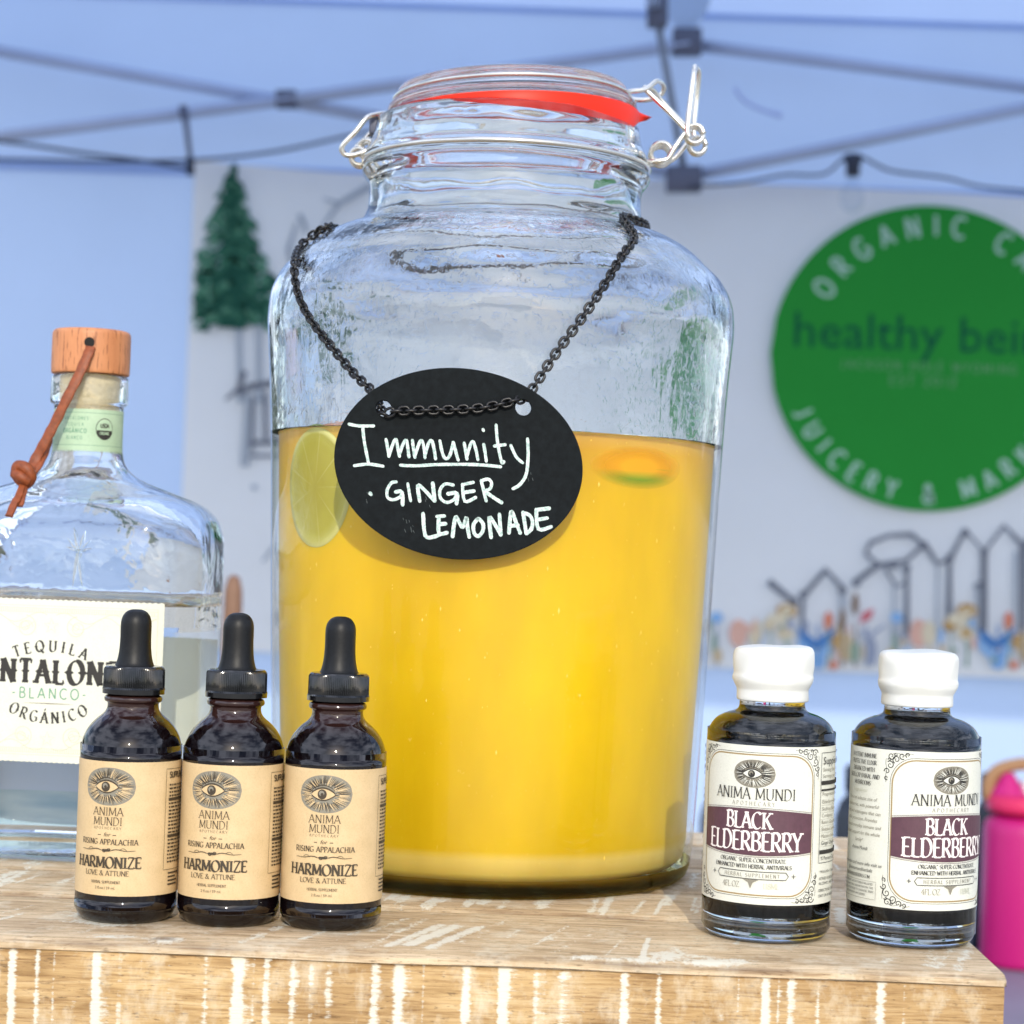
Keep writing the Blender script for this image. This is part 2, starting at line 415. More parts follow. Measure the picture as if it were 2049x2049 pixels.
# ------------------------------------------------------------------ lettering
def arc(cx, cy, rx, ry, a0, a1, n=12):
    return [(cx+rx*cos(RAD(a0+(a1-a0)*i/n)), cy+ry*sin(RAD(a0+(a1-a0)*i/n))) for i in range(n+1)]
def bowl(x, x2, y0, y1):
    r = (y1-y0)/2; k = min(r, (x2-x)*.62)
    return [(x, y1)] + arc(x2-k, (y0+y1)/2, k, r, 90, -90, 10) + [(x, y0)]
GL = {
 'A': (.74, [[(.02, 0), (.37, 1)], [(.37, 1), (.72, 0)], [(.15, .34), (.59, .34)]]),
 'B': (.64, [[(.1, 0), (.1, 1)], bowl(.1, .54, .53, 1), bowl(.1, .60, 0, .53)]),
 'C': (.74, [arc(.42, .5, .38, .5, 48, 312, 18)]),
 'D': (.76, [[(.1, 0), (.1, 1)], [(.1, 1)]+arc(.30, .5, .40, .5, 90, -90, 14)+[(.1, 0)]]),
 'E': (.58, [[(.1, 0), (.1, 1)], [(.1, 1), (.54, 1)], [(.1, .52), (.46, .52)], [(.1, 0), (.56, 0)]]),
 'F': (.54, [[(.1, 0), (.1, 1)], [(.1, 1), (.54, 1)], [(.1, .52), (.44, .52)]]),
 'G': (.78, [arc(.42, .5, .38, .5, 48, 322, 18), [(.72, .44), (.72, .1)], [(.48, .44), (.74, .44)]]),
 'H': (.76, [[(.1, 0), (.1, 1)], [(.66, 0), (.66, 1)], [(.1, .52), (.66, .52)]]),
 'I': (.30, [[(.15, 0), (.15, 1)]]),
 'J': (.44, [[(.3, 1), (.3, .2)]+arc(.12, .2, .18, .2, 0, -130, 8)[1:]]),
 'K': (.70, [[(.1, 0), (.1, 1)], [(.1, .42), (.62, 1)], [(.27, .60), (.68, 0)]]),
 'L': (.56, [[(.1, 0), (.1, 1)], [(.1, 0), (.54, 0)]]),
 'M': (.92, [[(.08, 0), (.12, 1)], [(.12, 1), (.46, .12)], [(.46, .12), (.80, 1)], [(.80, 1), (.84, 0)]]),
 'N': (.78, [[(.1, 0), (.1, 1)], [(.1, 1), (.68, 0)], [(.68, 0), (.68, 1)]]),
 'O': (.82, [arc(.41, .5, .38, .5, 90, 450, 26)]),
 'P': (.60, [[(.1, 0), (.1, 1)], bowl(.1, .56, .46, 1)]),
 'Q': (.82, [arc(.41, .5, .38, .5, 90, 450, 26), [(.45, .22), (.78, -.14)]]),
 'R': (.68, [[(.1, 0), (.1, 1)], bowl(.1, .56, .48, 1), [(.30, .48), (.66, 0)]]),
 'S': (.56, [arc(.28, .75, .22, .25, 35, 270, 12)+arc(.28, .25, .24, .25, 90, -150, 12)[1:]]),
 'T': (.64, [[(.32, 0), (.32, 1)], [(.02, 1), (.62, 1)]]),
 'U': (.76, [[(.1, 1), (.1, .3)]+arc(.38, .3, .28, .3, 180, 360, 14)[1:]+[(.66, 1)]]),
 'V': (.72, [[(.02, 1), (.36, 0)], [(.36, 0), (.70, 1)]]),
 'W': (1.0, [[(.02, 1), (.28, 0)], [(.28, 0), (.5, .9)], [(.5, .9), (.72, 0)], [(.72, 0), (.98, 1)]]),
 'X': (.70, [[(.04, 1), (.66, 0)], [(.04, 0), (.66, 1)]]),
 'Y': (.68, [[(.02, 1), (.34, .48)], [(.66, 1), (.34, .48)], [(.34, .48), (.34, 0)]]),
 'Z': (.64, [[(.06, 1), (.58, 1)], [(.58, 1), (.06, 0)], [(.06, 0), (.60, 0)]]),
 '&': (.78, [[(.72, 0), (.2, .72)]+arc(.33, .8, .15, .18, 200, -20, 9)[1:]+[(.14, .38)]+arc(.30, .23, .23, .23, 150, 330, 9)+[(.68, .5)]]),
 '-': (.4, [[(.06, .45), (.34, .45)]]), '.': (.24, [[(.09, .05), (.17, .05)]]), '/': (.4, [[(.04, 0), (.36, 1)]]),
 '*': (.3, [[(.08, .8), (.22, .9)]]), ',': (.24, [[(.14, .08), (.08, -.12)]]),
 '0': (.62, [arc(.31, .5, .26, .5, 90, 450, 20)]), '1': (.4, [[(.08, .8), (.22, 1), (.22, 0)]]),
 '2': (.6, [arc(.3, .72, .24, .28, 170, -30, 10)+[(.06, 0)], [(.06, 0), (.56, 0)]]),
 '4': (.62, [[(.44, 0), (.44, 1), (.04, .3), (.6, .3)]]),
 '5': (.6, [[(.52, 1), (.14, 1), (.1, .56)]+arc(.28, .32, .26, .32, 115, -150, 12)]),
 '8': (.6, [arc(.3, .75, .2, .25, 90, 450, 14), arc(.3, .26, .26, .26, 90, 450, 16)]),
 '9': (.6, [arc(.3, .68, .24, .32, 90, 450, 14), [(.54, .68), (.5, .3), (.2, 0)]]),
 '7': (.58, [[(.04, 1), (.54, 1)], [(.54, 1), (.2, 0)]]), '%': (.8, [arc(.2, .78, .14, .2, 90, 450, 10), arc(.6, .22, .14, .2, 90, 450, 10), [(.16, 0), (.64, 1)]]),
 "'": (.2, [[(.1, 1), (.08, .75)]]), ' ': (.34, []),
}
GL['6'] = (.6, [[(x if False else .6-x, 1-y) for x, y in st] for st in GL['9'][1]])
GL['\u00c1'] = (.74, GL['A'][1]+[[(.33, 1.12), (.46, 1.32)]])

def text_strokes(s, x, y, h, style='serif', wt=.11, sx=1.0, track=0.0, align='c', arcR=None, arcdir=1, shear=0):
    """strokes [(points, widths)] of a line of lettering; arcR bends the base line on a circle centred at (x, y)"""
    total = sum(GL.get(c, GL[' '])[0]*sx + track for c in s)*h - track*h
    cur = {'c': -total/2, 'l': 0, 'r': -total}[align]
    out = []
    pen = (cos(RAD(28)), sin(RAD(28)))
    for c in s:
        wd, sts = GL.get(c, GL[' '])
        ww = wd*sx*h
        gl = []
        for st in sts:
            pts = [(px*sx*h, py*h) for px, py in st]
            n = len(pts); ws = []
            for i in range(n):
                a = pts[max(i-1, 0)]; b = pts[min(i+1, n-1)]
                dx, dy = b[0]-a[0], b[1]-a[1]; L = math.hypot(dx, dy) or 1
                if style == 'sans': ws.append(wt*h)
                else: ws.append(h*max(wt*.36, wt*abs(dx/L*pen[1]-dy/L*pen[0])*1.08))
            gl.append((pts, ws))
            if style in ('serif', 'west', 'deco'):
                for i0, i1 in ((0, 1), (-1, -2)):
                    e, f = pts[i0], pts[i1]
                    dx, dy = e[0]-f[0], e[1]-f[1]
                    if abs(dy) > abs(dx)*1.0 and (abs(e[1]) < .01*h or abs(e[1]-h) < .01*h):
                        sw = ((.045 if style == 'west' else .07)*min(1, sx*1.05)+.45*wt)*h; th = wt*h*(.34 if style == 'serif' else .5)
                        yy = e[1]+(th/2 if e[1] < h/2 else -th/2)
                        gl.append(([(e[0]-sw, yy), (e[0]+sw, yy)], [th, th]))
                    elif abs(dx) > abs(dy)*2 and style != 'deco' and len(pts) == 2 and c in 'EFLTZ' and e[0] != .1*sx*h:
                        sg = -1 if e[1] > h*.7 else 1
                        if abs(e[1]-.52*h) < .1*h or (c in 'EFL' and i0 == 0): continue
                        gl.append(([(e[0], e[1]), (e[0], e[1]+sg*.17*h)], [wt*.5*h, wt*.25*h]))
            if style == 'west' and len(st) <= 3:
                a, b = pts[0], pts[-1]
                if abs(b[1]-a[1]) > .8*h and abs(b[0]-a[0]) < .5*h:
                    mx_, my_ = (a[0]+b[0])/2, (a[1]+b[1])/2; q = wt*h*.8
                    gl.append(([(mx_-q, my_), (mx_, my_), (mx_+q, my_)], [.01*h, wt*h*1.3, .01*h]))
            if style == 'west' and c in 'OQ' and len(st) > 10:
                for sd in (-1, 1):
                    mx_ = (.41+sd*.38)*sx*h; q = wt*h*.95
                    gl.append(([(mx_-q, .5*h), (mx_, .5*h), (mx_+q, .5*h)], [.01*h, wt*h*1.3, .01*h]))
        for pts, ws in gl:
            if arcR is None:
                pp = [(x+cur+p[0]+shear*p[1], y+p[1]) for p in pts]
            else:
                ang = (cur+ww/2)/arcR
                pp = []
                for p in pts:
                    lx, ly = p[0]-ww/2, p[1]
                    if arcdir > 0:
                        t = ang; R_ = arcR+ly
                        pp.append((x+R_*sin(t)+lx*cos(t), y+R_*cos(t)-lx*sin(t)))
                    else:
                        t = ang; R_ = arcR-ly
                        pp.append((x+R_*sin(t)+lx*cos(t), y-R_*cos(t)+lx*sin(t)))
            out.append((pp, ws))
        cur += ww+track*h
    return out

class Ink:
    """flat print laid on a surface through a mapping (u, v, lift) -> point"""
    def __init__(s, mp_, lift=.05, step=1.2):
        s.m = mp_; s.v = []; s.f = []; s.i = []; s.lift = lift; s.k = 0; s.step = step
    def _off(s):
        s.k += 1; return s.lift + (s.k % 26)*.002
    def up(s):
        s.lift += .054
    def stroke(s, pts, ws, mi=0):
        if not isinstance(ws, (list, tuple)): ws = [ws]*len(pts)
        P2, W2 = [pts[0]], [ws[0]]
        for (a, b, wa, wb) in zip(pts[:-1], pts[1:], ws[:-1], ws[1:]):
            L = math.hypot(b[0]-a[0], b[1]-a[1])
            if L < 1e-6: continue
            n = max(1, int(L/s.step))
            for j in range(1, n+1):
                t = j/n; P2.append((a[0]+(b[0]-a[0])*t, a[1]+(b[1]-a[1])*t)); W2.append(wa+(wb-wa)*t)
        n = len(P2)
        if n < 2: return
        closed = math.hypot(P2[0][0]-P2[-1][0], P2[0][1]-P2[-1][1]) < 1e-4
        off = s._off(); base = len(s.v)
        for i in range(n):
            a = P2[i-1] if i else (P2[-2] if closed else P2[0])
            b = P2[i+1] if i < n-1 else (P2[1] if closed else P2[-1])
            dx, dy = b[0]-a[0], b[1]-a[1]; L = math.hypot(dx, dy) or 1
            nx, ny = -dy/L, dx/L; h = W2[i]/2
            p = P2[i]
            s.v.append(s.m(p[0]+nx*h, p[1]+ny*h, off)); s.v.append(s.m(p[0]-nx*h, p[1]-ny*h, off))
        for i in range(n-1):
            q = base+2*i; s.f.append((q, q+1, q+3, q+2)); s.i.append(mi)
    def text(s, *a, mi=0, **k):
        for pts, ws in text_strokes(*a, **k): s.stroke(pts, ws, mi)
    def band(s, top, bot, mi=0):
        """quad strip between two equally long point lists"""
        off = s._off(); base = len(s.v)
        for a, b in zip(top, bot): s.v.append(s.m(*a, off)); s.v.append(s.m(*b, off))
        for i in range(len(top)-1):
            q = base+2*i; s.f.append((q, q+1, q+3, q+2)); s.i.append(mi)
    def ellipse(s, cx, cy, a, b, mi=0, n=40, pw=2.0):
        xs = [-1+2*i/n for i in range(n+1)]
        g = lambda x: (max(0, 1-abs(x)**pw))**(1/pw)
        s.band([(cx+a*x, cy+b*g(x)) for x in xs], [(cx+a*x, cy-b*g(x)) for x in xs], mi)
    def poly(s, pts, mi=0):
        off = s._off(); base = len(s.v)
        for p in pts: s.v.append(s.m(*p, off))
        s.f.append(tuple(range(base, base+len(pts)))); s.i.append(mi)
    def font(s, txt, x, y, h, mi=0, sx=1.0, align='l', rot=0, shear=0):
        """lettering from Blender's built-in sans font"""
        cu = bpy.data.curves.new('tmp', 'FONT'); cu.body = txt; cu.size = 1; cu.resolution_u = 2; cu.align_x = {'l': 'LEFT', 'c': 'CENTER'}[align]; cu.shear = shear
        ob = bpy.data.objects.new('tmp', cu); COL.objects.link(ob)
        dg = bpy.context.evaluated_depsgraph_get(); me = ob.evaluated_get(dg).to_mesh()
        off = s._off(); base = len(s.v); k = h/.72
        for v in me.vertices:
            u, w_ = v.co.x*k*sx, v.co.y*k
            s.v.append(s.m(x+u*cos(rot)-w_*sin(rot), y+u*sin(rot)+w_*cos(rot), off))
        for p in me.polygons: s.f.append(tuple(base+i for i in p.vertices)); s.i.append(mi)
        ob.evaluated_get(dg).to_mesh_clear(); bpy.data.objects.remove(ob); bpy.data.curves.remove(cu)
    def build(s, name, mats, parent=None, **k):
        return add(name, s.v, s.f, mats, parent, mids=s.i, **k)

def cylmap(R, a0=0):
    return lambda u, v, off: ((R+off)*sin(a0+u/R), -(R+off)*cos(a0+u/R), v)

def eye(ink, cx, cy, a, b, dark, mid, pale, seed=1):
    rd = random.Random(seed)
    ink.ellipse(cx, cy, a, b, mid, pw=2.15); ink.up()
    ex, ey = cx-a*.08, cy-b*.02
    for k in range(170):
        t = 2*pi*k/170 + rd.uniform(-.01, .01)
        r0 = rd.uniform(.42, .62); r1 = rd.uniform(.80, .985)
        c_ = (dark if rd.random() < .62 else pale)
        p0 = (ex+(cx-ex)*r0+a*r0*cos(t), ey+(cy-ey)*r0+b*r0*sin(t)); p1 = (ex+(cx-ex)*r1+a*r1*cos(t)*.995, ey+(cy-ey)*r1+b*r1*sin(t)*.995)
        w_ = a*rd.uniform(.012, .026)
        ink.stroke([p0, p1], [w_*1.2, w_*.5], c_)
    L = a*.44; ink.up()
    up = [(ex-L+2*L*i/14, ey+b*.30*sin(pi*i/14)**.8) for i in range(15)]
    dn = [(ex-L+2*L*i/14, ey-b*.27*sin(pi*i/14)**.9) for i in range(15)]
    ink.band([(p[0], p[1]+b*.09) for p in up], [(p[0], p[1]-b*.07) for p in dn], dark)
    ink.up(); ink.band(up, dn, pale); ink.up()
    ink.ellipse(ex-a*.03, ey+b*.01, a*.17, b*.265, dark)
    ink.up(); ink.ellipse(ex-a*.05, ey+b*.06, a*.10, b*.14, mid); ink.up()
    ink.ellipse(ex-a*.03, ey, a*.055, b*.09, dark)
    ink.stroke([(p[0]*1.0, p[1]+b*.20) for p in up], [a*.012+a*.02*sin(pi*i/14) for i in range(15)], dark)
    ink.stroke([(ex+L, ey), (ex+L*1.35, ey-b*.06)], [a*.05, a*.015], dark)

def spiral(ink, cx, cy, r, turns, a0, wd, mi=0, sgn=1, n=22):
    pts = []; 
    for i in range(n+1):
        t = i/n; rr = r*(1-t*.85); an = a0+sgn*turns*2*pi*t
        pts.append((cx+rr*cos(an), cy+rr*sin(an)))
    ink.stroke(pts, [wd*(1-.4*i/n) for i in range(n+1)], mi)

# ================================================================== SETTING
GZ = -1060.0
def ground_mat():
    q = N('trodden_grass_and_gravel'); f = q.noise(.8, 6); g = q.noise(30, 5)
    c = q.ramp(f, [(.35, (.34, .32, .27, 1)), (.65, (.55, .52, .47, 1))])
    c = q.mix(.5, c, q.ramp(g, [(.3, (.5, .5, .5, 1)), (.7, (1, 1, 1, 1))]), 'MULTIPLY')
    q.l(c, q.b.inputs['Base Color']); q.b.inputs['Roughness'].default_value = .9; return q.m
g = add('ground', [(-9e5, -9e5, GZ), (9e5, -9e5, GZ), (9e5, 9e5, GZ), (-9e5, 9e5, GZ)], [(0, 1, 2, 3)], ground_mat()); g['kind'] = 'structure'
# ring of wooded hills far off
hv, hf = [], []
for i in range(240):
    a = 2*pi*i/240
    h = 16+11*sin(3*a+1)+8*sin(7*a+.4)+5*sin(17*a)+random.uniform(0, 5)
    for r_, z_ in ((390e3, GZ-500), (400e3, h*450+GZ), (420e3, h*1000+GZ), (470e3, GZ-500)):
        hv.append((r_*cos(a), r_*sin(a), z_))
for i in range(240):
    j = (i+1) % 240
    for k in range(3): hf.append((i*4+k, i*4+k+1, j*4+k+1, j*4+k))
hl = add('hills', hv, hf, plain('wooded_hill', (.03, .042, .025), .9, noise=.05, amt=.4)); hl['kind'] = 'structure'

# ------------------------------------------------------------------ tent
TX0, TX1, TY0, TY1, EAVE = -1330.0, 2060.0, 1650.0, 4500.0, 1291.0
tent = thing('canopy_tent', 'pale blue canopy tent with grey crossed roof poles behind the jar', 'tent', (0, TY1, GZ))
tl = lambda v: (v[0], v[1]-TY1, v[2]-GZ)
def sheet(f, nu, nv):
    V = [tl(f(i/nu, j/nv)) for j in range(nv+1) for i in range(nu+1)]
    Fc = [(j*(nu+1)+i, j*(nu+1)+i+1, (j+1)*(nu+1)+i+1, (j+1)*(nu+1)+i) for j in range(nv) for i in range(nu)]
    return V, Fc
def wallf(u, v):
    x = TX0+(TX1-TX0)*u; z = GZ+20+(EAVE-GZ-20)*v
    y = TY1+22*sin(u*9+v*2)*(1-v)*.8+5*sin(u*40+v*9)*(1-v)
    return (x, y, z)
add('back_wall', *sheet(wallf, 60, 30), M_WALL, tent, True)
# seam bands sewn on the wall
for zz, hh in ((EAVE-8, 16), (915, 26)):
    add('seam_band', *sheet(lambda u, v: (TX0+(TX1-TX0)*u, TY1-8, zz+hh*v), 2, 1), canvas('seam_canvas', (.42, .54, .80), .4) if zz > 1000 else bpy.data.materials['seam_canvas'], tent)
cx_, cy_ = (TX0+TX1)/2, (TY0+TY1)/2; PEAK = EAVE+850
def roof_panel(a, b):
    V = []; Fc = []; n = 14
    for j in range(n+1):
        v = j/n
        for i in range(n+1):
            u = i/n
            x = a[0]+(b[0]-a[0])*u; y = a[1]+(b[1]-a[1])*u
            sag = -45*sin(pi*v)*(.4+.6*sin(pi*u))
            V.append(tl((x+(cx_-x)*v, y+(cy_-y)*v, EAVE+(PEAK-EAVE)*v+sag)))
    for j in range(n):
        for i in range(n): Fc.append((j*(n+1)+i, j*(n+1)+i+1, (j+1)*(n+1)+i+1, (j+1)*(n+1)+i))
    return V, Fc
cs = [(TX0, TY0), (TX1, TY0), (TX1, TY1), (TX0, TY1)]
for i in range(4):
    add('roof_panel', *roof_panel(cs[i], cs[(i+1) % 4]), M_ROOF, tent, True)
    a, b = cs[i], cs[(i+1) % 4]
    if i != 2:
        V = [tl((*a, EAVE)), tl((*b, EAVE)), tl((*b, EAVE-180)), tl((*a, EAVE-180))]
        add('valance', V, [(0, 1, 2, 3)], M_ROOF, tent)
    add('tent_leg', *boxm(*(lambda c: (c[0]-16, c[0]+16, c[1]-TY1-16-(40 if c[1] > 3000 else 0), c[1]-TY1+16-(40 if c[1] > 3000 else 0)))(a), 0, EAVE-GZ-20, 3), M_POLE, tent)
def bar(name, p, q, wd, mat, seg=4):
    v, f = tube([tl(p), tl(q)], wd, 12, flat=.75)
    return add(name, v, f, mat, tent, True)
D = 4420
bar('roof_pole', P(-30, 92, D), P(700, 220, D), 17, M_POLE); bar('roof_pole', P(700, 220, D), P(1292, 332, D), 16, M_POLE)
bar('roof_pole', P(-30, 262, D-34), P(545, 188, D-34), 17, M_POLE); bar('roof_pole', P(545, 188, D-34), P(1300, 84, D-34), 17, M_POLE)
bar('roof_pole', P(1300, 84, D), P(2060, 180, D), 17, M_POLE); bar('roof_pole', P(1292, 334, D-34), P(2060, 178, D-34), 17, M_POLE)
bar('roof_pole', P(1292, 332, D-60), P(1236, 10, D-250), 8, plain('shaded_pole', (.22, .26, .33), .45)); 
bar('roof_pole', P(1236, 12, D-250), P(1200, -120, D-900), 12, M_POLE)
def joint(c, sx, sy, d_, r=4):
    p = tl(P(c[0], c[1], d_)); v, f = boxm(-sx, sx, -20, 20, -sy, sy, r)
    R_ = Matrix.Rotation(-ROLL, 3, 'Y')
    o = add('pole_joint', [tuple(Vector(p)+R_ @ Vector(x)) for x in v], f, M_JOINT, tent, True)
joint((541, 188), 22, 17, D-30); joint((1296, 80), 30, 27, D-30); joint((1290, 338), 36, 26, D-60)
joint((1240, 22), 20, 30, D-255)
# translucent reinforcement gusset in the roof by the hub
M_GUS = canvas('gusset_canvas', (.66, .76, .88), .5)
gp = [P(1225, -20, D-40), P(1345, -20, D-40), P(1335, 20, D-40), P(1300, 66, D-40), P(1285, 62, D-40)]
add('gusset', [tl(p) for p in gp]+[tl(p+Vector((0, 3, 0))) for p in gp], [(0, 1, 2, 3, 4), (9, 8, 7, 6, 5)]+[(i, (i+1) % 5, (i+1) % 5+5, i+5) for i in range(5)], M_GUS, tent)
v, f = tube([tl(P(345, 200, D-60)), tl(P(352, 240, D-60)), tl(P(359, 300, D-60))], [9, 6, 5], 8)
add('hanging_strap', v, f, M_JOINT, tent, True)
v, f = tube([tl(P(358, 298, D-60)), tl(P(360, 330, D-60))], [9, 8], 8); add('strap_buckle', v, f, M_CABLE, tent, True)
v, f = tube(catmull([tl(P(x, y, D-40)) for x, y in ((1385, 165), (1405, 190), (1440, 208), (1475, 218))], 4), [3, 4, 4, 4, 4, 4, 4, 4, 4, 4, 5, 6, 6], 6)
add('loose_strap', v, f, plain('lilac_strap', (.46, .55, .85), .6), tent, True)

sg = thing('string_light', 'dark cable with black bulb socket and clear bulb strung under tent roof', 'string light', P(1610, 295, D-90))
sgp = P(1610, 295, D-90)
rl = lambda x, y, d_: tuple(P(x, y, d_)-sgp)
def cable(pts, d_, r=3.2):
    v, f = tube(catmull([rl(x, y, d_) for x, y in pts], 8), r, 6); add('cable', v, f, M_CABLE, sg, True)
cable([(1300, 352), (1400, 345), (1480, 330), (1555, 328), (1608, 292), (1680, 322), (1780, 335), (1850, 352), (1950, 362), (2060, 372)], D-90)
cable([(-40, 262), (60, 274), (150, 288), (280, 305), (360, 320)], D-70, 4)
cable([(-40, 300), (60, 302), (180, 304), (300, 304), (420, 298), (540, 282), (700, 248), (820, 236)], D-80, 3.6)
v, f = lathe([(0, 4), (16, 4), (19, 0), (19, -10), (15, -16), (14, -40), (0, -40)], 20); add('socket', v, f, M_CABLE, sg, True)
v, f = lathe([(0, -41), (9, -41), (12, -52), (21, -68), (25, -84), (22, -100), (12, -111), (0, -114)], 20); add('bulb', v, f, thin_glass('bulb_glass', (.93, .95, .97, 1)), sg, True)
# ------------------------------------------------------------------ banner
BD = 4470.0; BS = 4300/1.0605/BD
ban = thing('banner', 'wide pale grey printed banner with round green logo on the tent wall', 'banner', (0, BD, 0))
BZT, BZB = 905.0, -73.0
x_l = P(348, 800, BD).x
bl0 = P(352, 320, BD); 
def banf(u, v):
    x = x_l+(2000-x_l)*u; zt = 934+12*cos(u*pi*1.0)-18*sin(min(1, u*4)*pi)*.9; zb = BZB-2
    z = zb+(zt-zb)*v
    return (x, 3.0*sin(u*26+v*3)+2*sin(u*61), z)
V = []; Fc = []; nu, nv = 60, 20
for j in range(nv+1):
    for i in range(nu+1): V.append(banf(i/nu, j/nv))
for j in range(nv):
    for i in range(nu): Fc.append((j*(nu+1)+i, j*(nu+1)+i+1, (j+1)*(nu+1)+i+1, (j+1)*(nu+1)+i))
add('banner_sheet', V, Fc, M_BANNER, ban, True)
bmap = lambda u, v, off: (u, -9-off*4, v)
def B(x, y):
    p = P(x, y, BD-9); return (p.x, p.z)
def Z8(x, y):   # detail crop of the banner's lower right, 2.888x
    return B((1380+x/2.888)/1.0605, (1000+y/2.888)/1.0605)
M_LOGO = canvas('logo_green', (.030, .29, .045), .1); M_LOGODK = canvas('logo_dark_green', (.012, .10, .055), .1)
M_LOGOW = canvas('logo_pale_green', (.42, .62, .50), .1); M_LOGOM = canvas('logo_mid_green', (.14, .34, .15), .1)
ink = Ink(bmap, 1.0, 60)
cx2, cy2 = B(1752, 676)
LR = 299/BS
ink.ellipse(cx2, cy2, LR, LR*.965, 0, 72); ink.up()
ink.text('ORGANIC CAFE', cx2+18, cy2, 43, style='sans', wt=.18, sx=.84, track=.60, arcR=LR*.775, arcdir=1, mi=2)
ink.text('JUICERY & MARKET', cx2-2, cy2, 38, style='sans', wt=.19, sx=.84, track=.66, arcR=LR*.915, arcdir=-1, mi=2)
ink.font('healthy being', B(1492, 655)[0], B(1492, 655)[1]+2, 76, 1, sx=1.03)
ink.text('JACKSON HOLE WYOMING', cx2, B(1752, 700)[1], 18, style='sans', wt=.18, sx=1.0, track=.36, mi=3)
ink.text('EST 2012', B(1740, 728)[0], B(1740, 728)[1], 20, style='sans', wt=.18, sx=1.0, track=.36, mi=3)
ink.build('printed_logo', [M_LOGO, M_LOGODK, M_LOGOW, M_LOGOM], ban)
# line drawing of elevation peaks and a chair lift
M_GRAPH = canvas('graphite_print', (.17, .18, .21), .1); M_GRAPH2 = canvas('light_graphite_print', (.38, .42, .46), .1)
ink = Ink(bmap, 1.0, 60)
def dr(pts, w_, mi=0): ink.stroke([Z8(*p) for p in pts], [w_*(1.45+.3*sin(i*2.1+p[0])) for i, p in enumerate(pts)], mi)
dr([(455, 470), (600, 590)], 9); dr([(640, 570), (785, 405), (900, 530)], 8); dr([(650, 580), (650, 780)], 6, 0); dr([(880, 520), (880, 760)], 7, 1)
dr([(950, 480), (1080, 380), (1250, 350), (1350, 260)], 7); dr([Z for Z in [(1350+0, 260), (1280, 200), (1150, 205), (1040, 250), (1015, 310), (1080, 370), (1200, 385)]], 7)
dr([(1130, 400), (1190, 500), (1250, 480), (1250, 390)], 6); dr([(1180, 500), (1175, 820)], 5, 1); dr([(1255, 400), (1250, 780)], 7); dr([(1180, 690), (1250, 690)], 5)
dr([(1360, 260), (1430, 370), (1500, 345), (1590, 175), (1700, 300), (1815, 150), (1930, 270)], 7)
for xx, y0, y1, ww in ((1430, 370, 780, 4), (1500, 350, 760, 8), (1660, 500, 780, 4), (1700, 300, 760, 10), (1880, 300, 740, 4), (1925, 270, 760, 10)): dr([(xx, y0), (xx-5, y1)], ww, 0 if ww > 6 else 1)
dr([(1930, 270), (2050, 120), (2180, 290), (2300, 140), (2420, 280)], 7)
for p in ((600, 588), (655, 550), (880, 525), (960, 480), (1350, 262), (1250, 395), (1500, 340), (1700, 305), (1590, 190), (1665, 500)):
    u_ = Z8(*p); ink.ellipse(u_[0], u_[1], 9, 9, 0, 10)
ink.stroke([B(700, 350), B(640, 385), B(600, 440)], [14, 10, 4], 1); ink.stroke([B(640, 385), B(610, 375)], [8, 3], 1); ink.stroke([B(565, 405), B(575, 425), B(577, 440)], [10, 9, 5], 1)
ink.stroke([B(560, 560), B(545, 470), B(560, 420)], [14, 10, 5], 1)
# trunk lines and chair under the pine
ink.stroke([B(450, 600), B(455, 760)], 13, 1); ink.stroke([B(488, 600), B(490, 760)], 13, 1); ink.stroke([B(462, 700), B(450, 735), B(425, 755)], [12, 12, 4], 0)
ink.stroke([B(452, 745), B(470, 730), B(530, 720)], 14, 0); ink.stroke([B(470, 745), B(462, 880)], 18, 1); ink.stroke([B(478, 748), B(475, 850)], 8, 0)
ink.stroke([B(500, 740), B(502, 830)], 10, 0); ink.stroke([B(470, 835), B(530, 835)], 10, 0); ink.stroke([B(470, 860), B(530, 860)], 7, 0)
ink.stroke([B(495, 1060), B(520, 1030), B(545, 1045)], [4, 12, 5], 1); ink.ellipse(*B(480, 919), 7, 6, 1, 8); ink.ellipse(*B(526, 1165), 10, 18, 1, 8)
ink.build('printed_drawing', [M_GRAPH, M_GRAPH2], ban)['kind'] = 'stuff'
# watercolour pine
ink = Ink(bmap, 1.0, 60); rd = random.Random(3)
greens = [canvas('pine_green_%s' % n_, c_, .1) for n_, c_ in (('dark', (.022, .090, .062)), ('mid', (.05, .16, .10)), ('light', (.10, .25, .16)))]
for k in range(40):
    t = k/39; y_ = 318+t*285; hw = (8+t*62)*(.7+.3*((t*5.2) % 1))
    ink.stroke([B(443-hw+rd.uniform(-8, 8), y_+hw*.22), B(443, y_-4), B(443+hw+rd.uniform(-8, 8), y_+hw*.22)], [3, 17, 3], rd.choice((0, 0, 1)))
for k in range(760):
    t = rd.random()**.75
    y_ = 325+t*285
    tier = (t*5.2) % 1
    hw = (12+t*98)*(.66+.34*tier)*1.13
    x_ = 443+t*-2+rd.uniform(-1, 1)*hw
    edge = abs(x_-443)/hw
    L = rd.uniform(10, 24)*(.5+.6*t); a_ = RAD(rd.uniform(-38, -8)); sg_ = 1 if x_ > 443 else -1
    x_ -= sg_*8+6; y_ += rd.uniform(-12, 12)*t; u0 = B(x_, y_); u1 = B(x_+sg_*L*cos(a_), y_-L*sin(a_))
    ink.stroke([u0, ((u0[0]+u1[0])/2, (u0[1]+u1[1])/2+3), u1], [rd.uniform(8, 16)*(.6+.5*t), rd.uniform(10, 18)*(.6+.5*t), 2], 0 if (rd.random() > edge*.9) else rd.choice((1, 2)))
kk = [i for i, f_ in enumerate(ink.f) if all(ink.v[q][0] > x_l+7 for q in f_)]
ink.f, ink.i = [ink.f[i] for i in kk], [ink.i[i] for i in kk]
